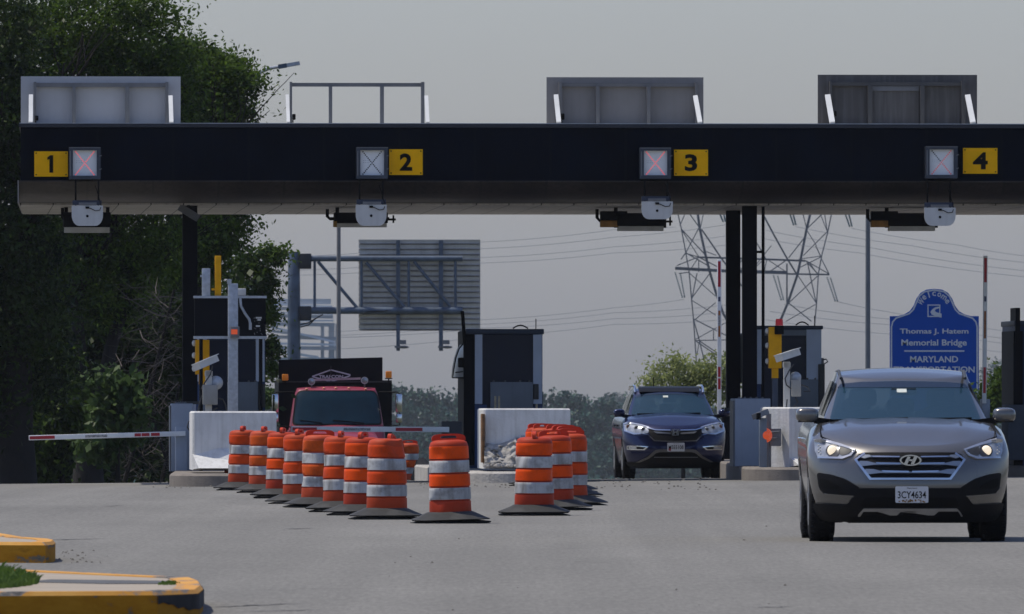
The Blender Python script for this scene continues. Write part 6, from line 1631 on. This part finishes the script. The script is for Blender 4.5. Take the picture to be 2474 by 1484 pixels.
tree('leafy_tree', 'tall forked tree filling the upper left behind the canopy end', 213, 262, .30, 3.4,
     [(190, 60, 160, 110, 0), (330, 110, 110, 90, .5), (90, 150, 120, 120, -.3), (250, 210, 170, 110, .4), (360, 20, 60, 50, 0), (430, 170, 70, 60, .2), (60, 300, 120, 120, 0), (200, 420, 170, 130, 0), (330, 560, 130, 120, .4), (120, 560, 140, 130, 0), (250, 700, 140, 90, .3), (420, 300, 60, 80, .6), (310, 300, 90, 90, 1.0)],
     80000, .05, .105, m_leaf_mid, fork=True, clump=.26)
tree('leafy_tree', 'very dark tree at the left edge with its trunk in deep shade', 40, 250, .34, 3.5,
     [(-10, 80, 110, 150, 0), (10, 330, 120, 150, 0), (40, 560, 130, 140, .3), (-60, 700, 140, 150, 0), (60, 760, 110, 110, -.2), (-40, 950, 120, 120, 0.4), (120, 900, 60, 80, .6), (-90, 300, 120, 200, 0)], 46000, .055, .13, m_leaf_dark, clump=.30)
tree('leafy_tree', 'tree whose crown spreads right of the lane 1 sign, under the lamp arm', 480, 276, .26, 3.6,
     [(440, 150, 70, 60, 0), (500, 180, 70, 60, .3), (560, 190, 50, 45, 0), (480, 250, 90, 70, .2), (565, 270, 40, 40, .4), (545, 165, 40, 35, .2), (470, 380, 100, 90, 0), (535, 470, 60, 70, .3), (480, 590, 85, 80, 0), (420, 640, 90, 80, .3), (590, 210, 26, 26, 0), (555, 545, 34, 44, .2)], 56000, .05, .10, m_leaf_mid, clump=.22, shell=.4)
tree('leafy_tree', 'slender tree with drooping twigs between message board and gantry pole', 622, 300, .12, 2.2,
     [(604, 640, 40, 34, 0), (655, 612, 30, 14, .2), (668, 634, 22, 12, -.1), (640, 700, 26, 40, 0), (648, 770, 18, 40, .2), (650, 850, 22, 40, 0), (598, 715, 30, 40, .3), (655, 900, 18, 26, 0), (678, 606, 12, 8, 0), (632, 668, 30, 18, .1)], 7000, .055, .12, m_leaf_mid, clump=.13, per=30, shell=.3)
tree('shrub', 'green large-leaved shrub lit by the sun between the two dark trunks', 285, 254, .05, .7,
     [(290, 940, 45, 40, 0), (320, 985, 30, 30, -.2), (255, 1000, 35, 40, 0), (300, 1040, 45, 40, .1), (240, 1080, 50, 40, 0), (265, 920, 30, 22, .1)], 2600, .10, .20, m_leaf_bright, clump=.12, per=16, shell=.3, cat='shrub')
tree('shrub', 'darker low shrub left of the forked trunk', 150, 256, .05, .6,
     [(150, 960, 40, 50, 0), (120, 1040, 50, 50, 0), (170, 1040, 40, 50, .2), (130, 880, 50, 50, .2), (100, 1110, 60, 40, 0)], 4500, .09, .17, m_leaf_mid, clump=.16, per=18, shell=.3, cat='shrub')
# brushwood: bare grey twigs
a = At(370, 258); t = thing('brushwood', 'tangle of bare grey-brown branches between the shrub and the left booth', 'brush', a.loc)
b = MB()
for i in range(330):
    q, y = R.uniform(285, 440), R.uniform(690, 1160)
    if q < 330 and y < 860: q += 60
    p = Vector((a.x(q), R.uniform(-.5, .8), a.z(y))); d = Vector((R.uniform(-1, 1), R.uniform(-.4, .4), R.uniform(-.5, .6))).normalized(); ln = R.uniform(.25, .9); m_ = p + d * ln * .5 + Vector((R.uniform(-.06, .06), 0, R.uniform(-.08, .05)))
    r = R.choice((.004, .005, .006, .012)); b.tube([p, m_, p + d * ln], [r, r * .8, r * .4], 4, False)
b.build('twigs', M('grey_brown_twigs', (.10, .085, .075), .9, 0, .35, 3), t)
b = MB()
for (q0, y0, q1, y1, r) in [(300, 1165, 420, 700, .05), (420, 1165, 330, 880, .04), (390, 1165, 432, 930, .05), (300, 1130, 430, 1000, .03)]: b.tube([(a.x(q0), .2, a.z(y0)), (a.x((q0 + q1) / 2), .3, a.z((y0 + y1) / 2 + 14)), (a.x(q1), .2, a.z(y1))], [r, r * .8, r * .5], 6)
b.build('stems', m_bark, t)
# dense dark undergrowth behind the trunks
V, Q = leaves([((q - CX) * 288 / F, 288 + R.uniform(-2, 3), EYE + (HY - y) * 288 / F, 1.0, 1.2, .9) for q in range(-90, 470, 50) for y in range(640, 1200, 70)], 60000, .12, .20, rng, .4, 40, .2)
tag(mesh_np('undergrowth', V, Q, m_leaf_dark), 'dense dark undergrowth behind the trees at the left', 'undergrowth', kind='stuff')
# sparse pale tree behind the dark blue car
tree('young_tree', 'sparse yellow-green tree behind the dark blue car', 1650, 350, .07, 1.8,
     [(1600, 905, 40, 30, 0), (1640, 880, 34, 26, .2), (1690, 900, 40, 36, 0), (1570, 930, 24, 24, 0), (1640, 930, 60, 30, .2), (1730, 890, 40, 40, 0), (1625, 862, 16, 12, 0), (1710, 940, 60, 40, 0), (1760, 930, 30, 50, 0)], 6000, .055, .11, m_leaf_yellow, clump=.17, per=22, shell=.15)
tree('young_tree', 'bushy green tree between the raised gate arm and the right edge', 2425, 330, .08, 1.6,
     [(2428, 905, 20, 22, 0), (2440, 940, 30, 36, .1), (2405, 950, 28, 36, 0), (2445, 985, 40, 40, 0), (2390, 985, 40, 40, .2), (2470, 950, 40, 50, .3)], 7000, .07, .14, m_leaf_mid, clump=.16, per=24, shell=.2)
tree('shrub', 'low bright bush seen between the message board and the truck', 652, 330, .05, .8, [(645, 952, 18, 10, 0), (668, 958, 20, 9, 0), (655, 965, 30, 14, .2)], 1200, .07, .13, m_leaf_bright, clump=.1, per=16, shell=.2, cat='shrub')
# far wood across the river: one mass
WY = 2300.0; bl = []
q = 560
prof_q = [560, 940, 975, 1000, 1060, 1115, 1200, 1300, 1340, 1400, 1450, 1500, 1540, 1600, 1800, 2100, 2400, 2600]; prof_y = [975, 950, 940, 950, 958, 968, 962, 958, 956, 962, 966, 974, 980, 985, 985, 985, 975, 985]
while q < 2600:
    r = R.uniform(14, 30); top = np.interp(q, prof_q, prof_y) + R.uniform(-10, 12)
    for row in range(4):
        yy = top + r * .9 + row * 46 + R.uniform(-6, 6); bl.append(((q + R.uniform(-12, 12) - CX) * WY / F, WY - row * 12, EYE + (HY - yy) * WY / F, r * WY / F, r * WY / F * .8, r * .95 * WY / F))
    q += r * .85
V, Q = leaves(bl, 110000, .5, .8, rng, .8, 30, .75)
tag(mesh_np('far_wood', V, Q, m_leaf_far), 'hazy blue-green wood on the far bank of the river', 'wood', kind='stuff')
# underlying dark bulk of the wood so that no light shows through
b = MB()
for c in bl[::2]: b.ball((c[0], c[1] + 6, c[2] - 1.0), (c[3] * .8, c[4] * .7, c[5] * .8), 1, 8, 6)
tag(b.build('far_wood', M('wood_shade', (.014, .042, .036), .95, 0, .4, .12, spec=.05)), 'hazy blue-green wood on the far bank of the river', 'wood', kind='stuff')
# the bank the wood grows on
V = []; Q = []; nx = 160
for j, (dy, zz) in enumerate([(-40, -18), (10, -13), (30, -6), (60, -3.5), (300, -2.5), (900, -8)]):
    for i in range(nx + 1): V.append((-260 + 480 * i / nx, WY + dy, zz + (R.uniform(-.8, .8) if 1 < j < 5 else 0)))
for j in range(5):
    for i in range(nx): Q.append((j * (nx + 1) + i, j * (nx + 1) + i + 1, (j + 1) * (nx + 1) + i + 1, (j + 1) * (nx + 1) + i))
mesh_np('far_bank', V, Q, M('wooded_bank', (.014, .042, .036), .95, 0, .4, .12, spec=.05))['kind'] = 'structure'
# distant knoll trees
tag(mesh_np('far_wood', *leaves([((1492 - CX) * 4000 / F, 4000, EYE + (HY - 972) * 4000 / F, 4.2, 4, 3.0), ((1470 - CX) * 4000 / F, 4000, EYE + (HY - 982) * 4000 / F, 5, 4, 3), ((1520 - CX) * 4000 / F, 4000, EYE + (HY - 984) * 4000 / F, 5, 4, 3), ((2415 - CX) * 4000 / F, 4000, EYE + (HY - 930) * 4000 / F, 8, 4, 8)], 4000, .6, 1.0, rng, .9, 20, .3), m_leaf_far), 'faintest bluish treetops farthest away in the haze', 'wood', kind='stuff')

# ------------------------------------------------------------------ haze
hz = MB().box(-1700, 1700, -60, 6000, -18.2, 75)
m, N, L, P_ = new_mat('haze_air'); N.remove(P_)
pv = N.new('ShaderNodeVolumePrincipled'); pv.inputs['Color'].default_value = (.86, .91, 1.0, 1); pv.inputs['Density'].default_value = .00005; pv.inputs['Anisotropy'].default_value = .2
L.new(pv.outputs[0], N['Material Output'].inputs['Volume'])
o = hz.build('haze', m); tag(o, kind='stuff')
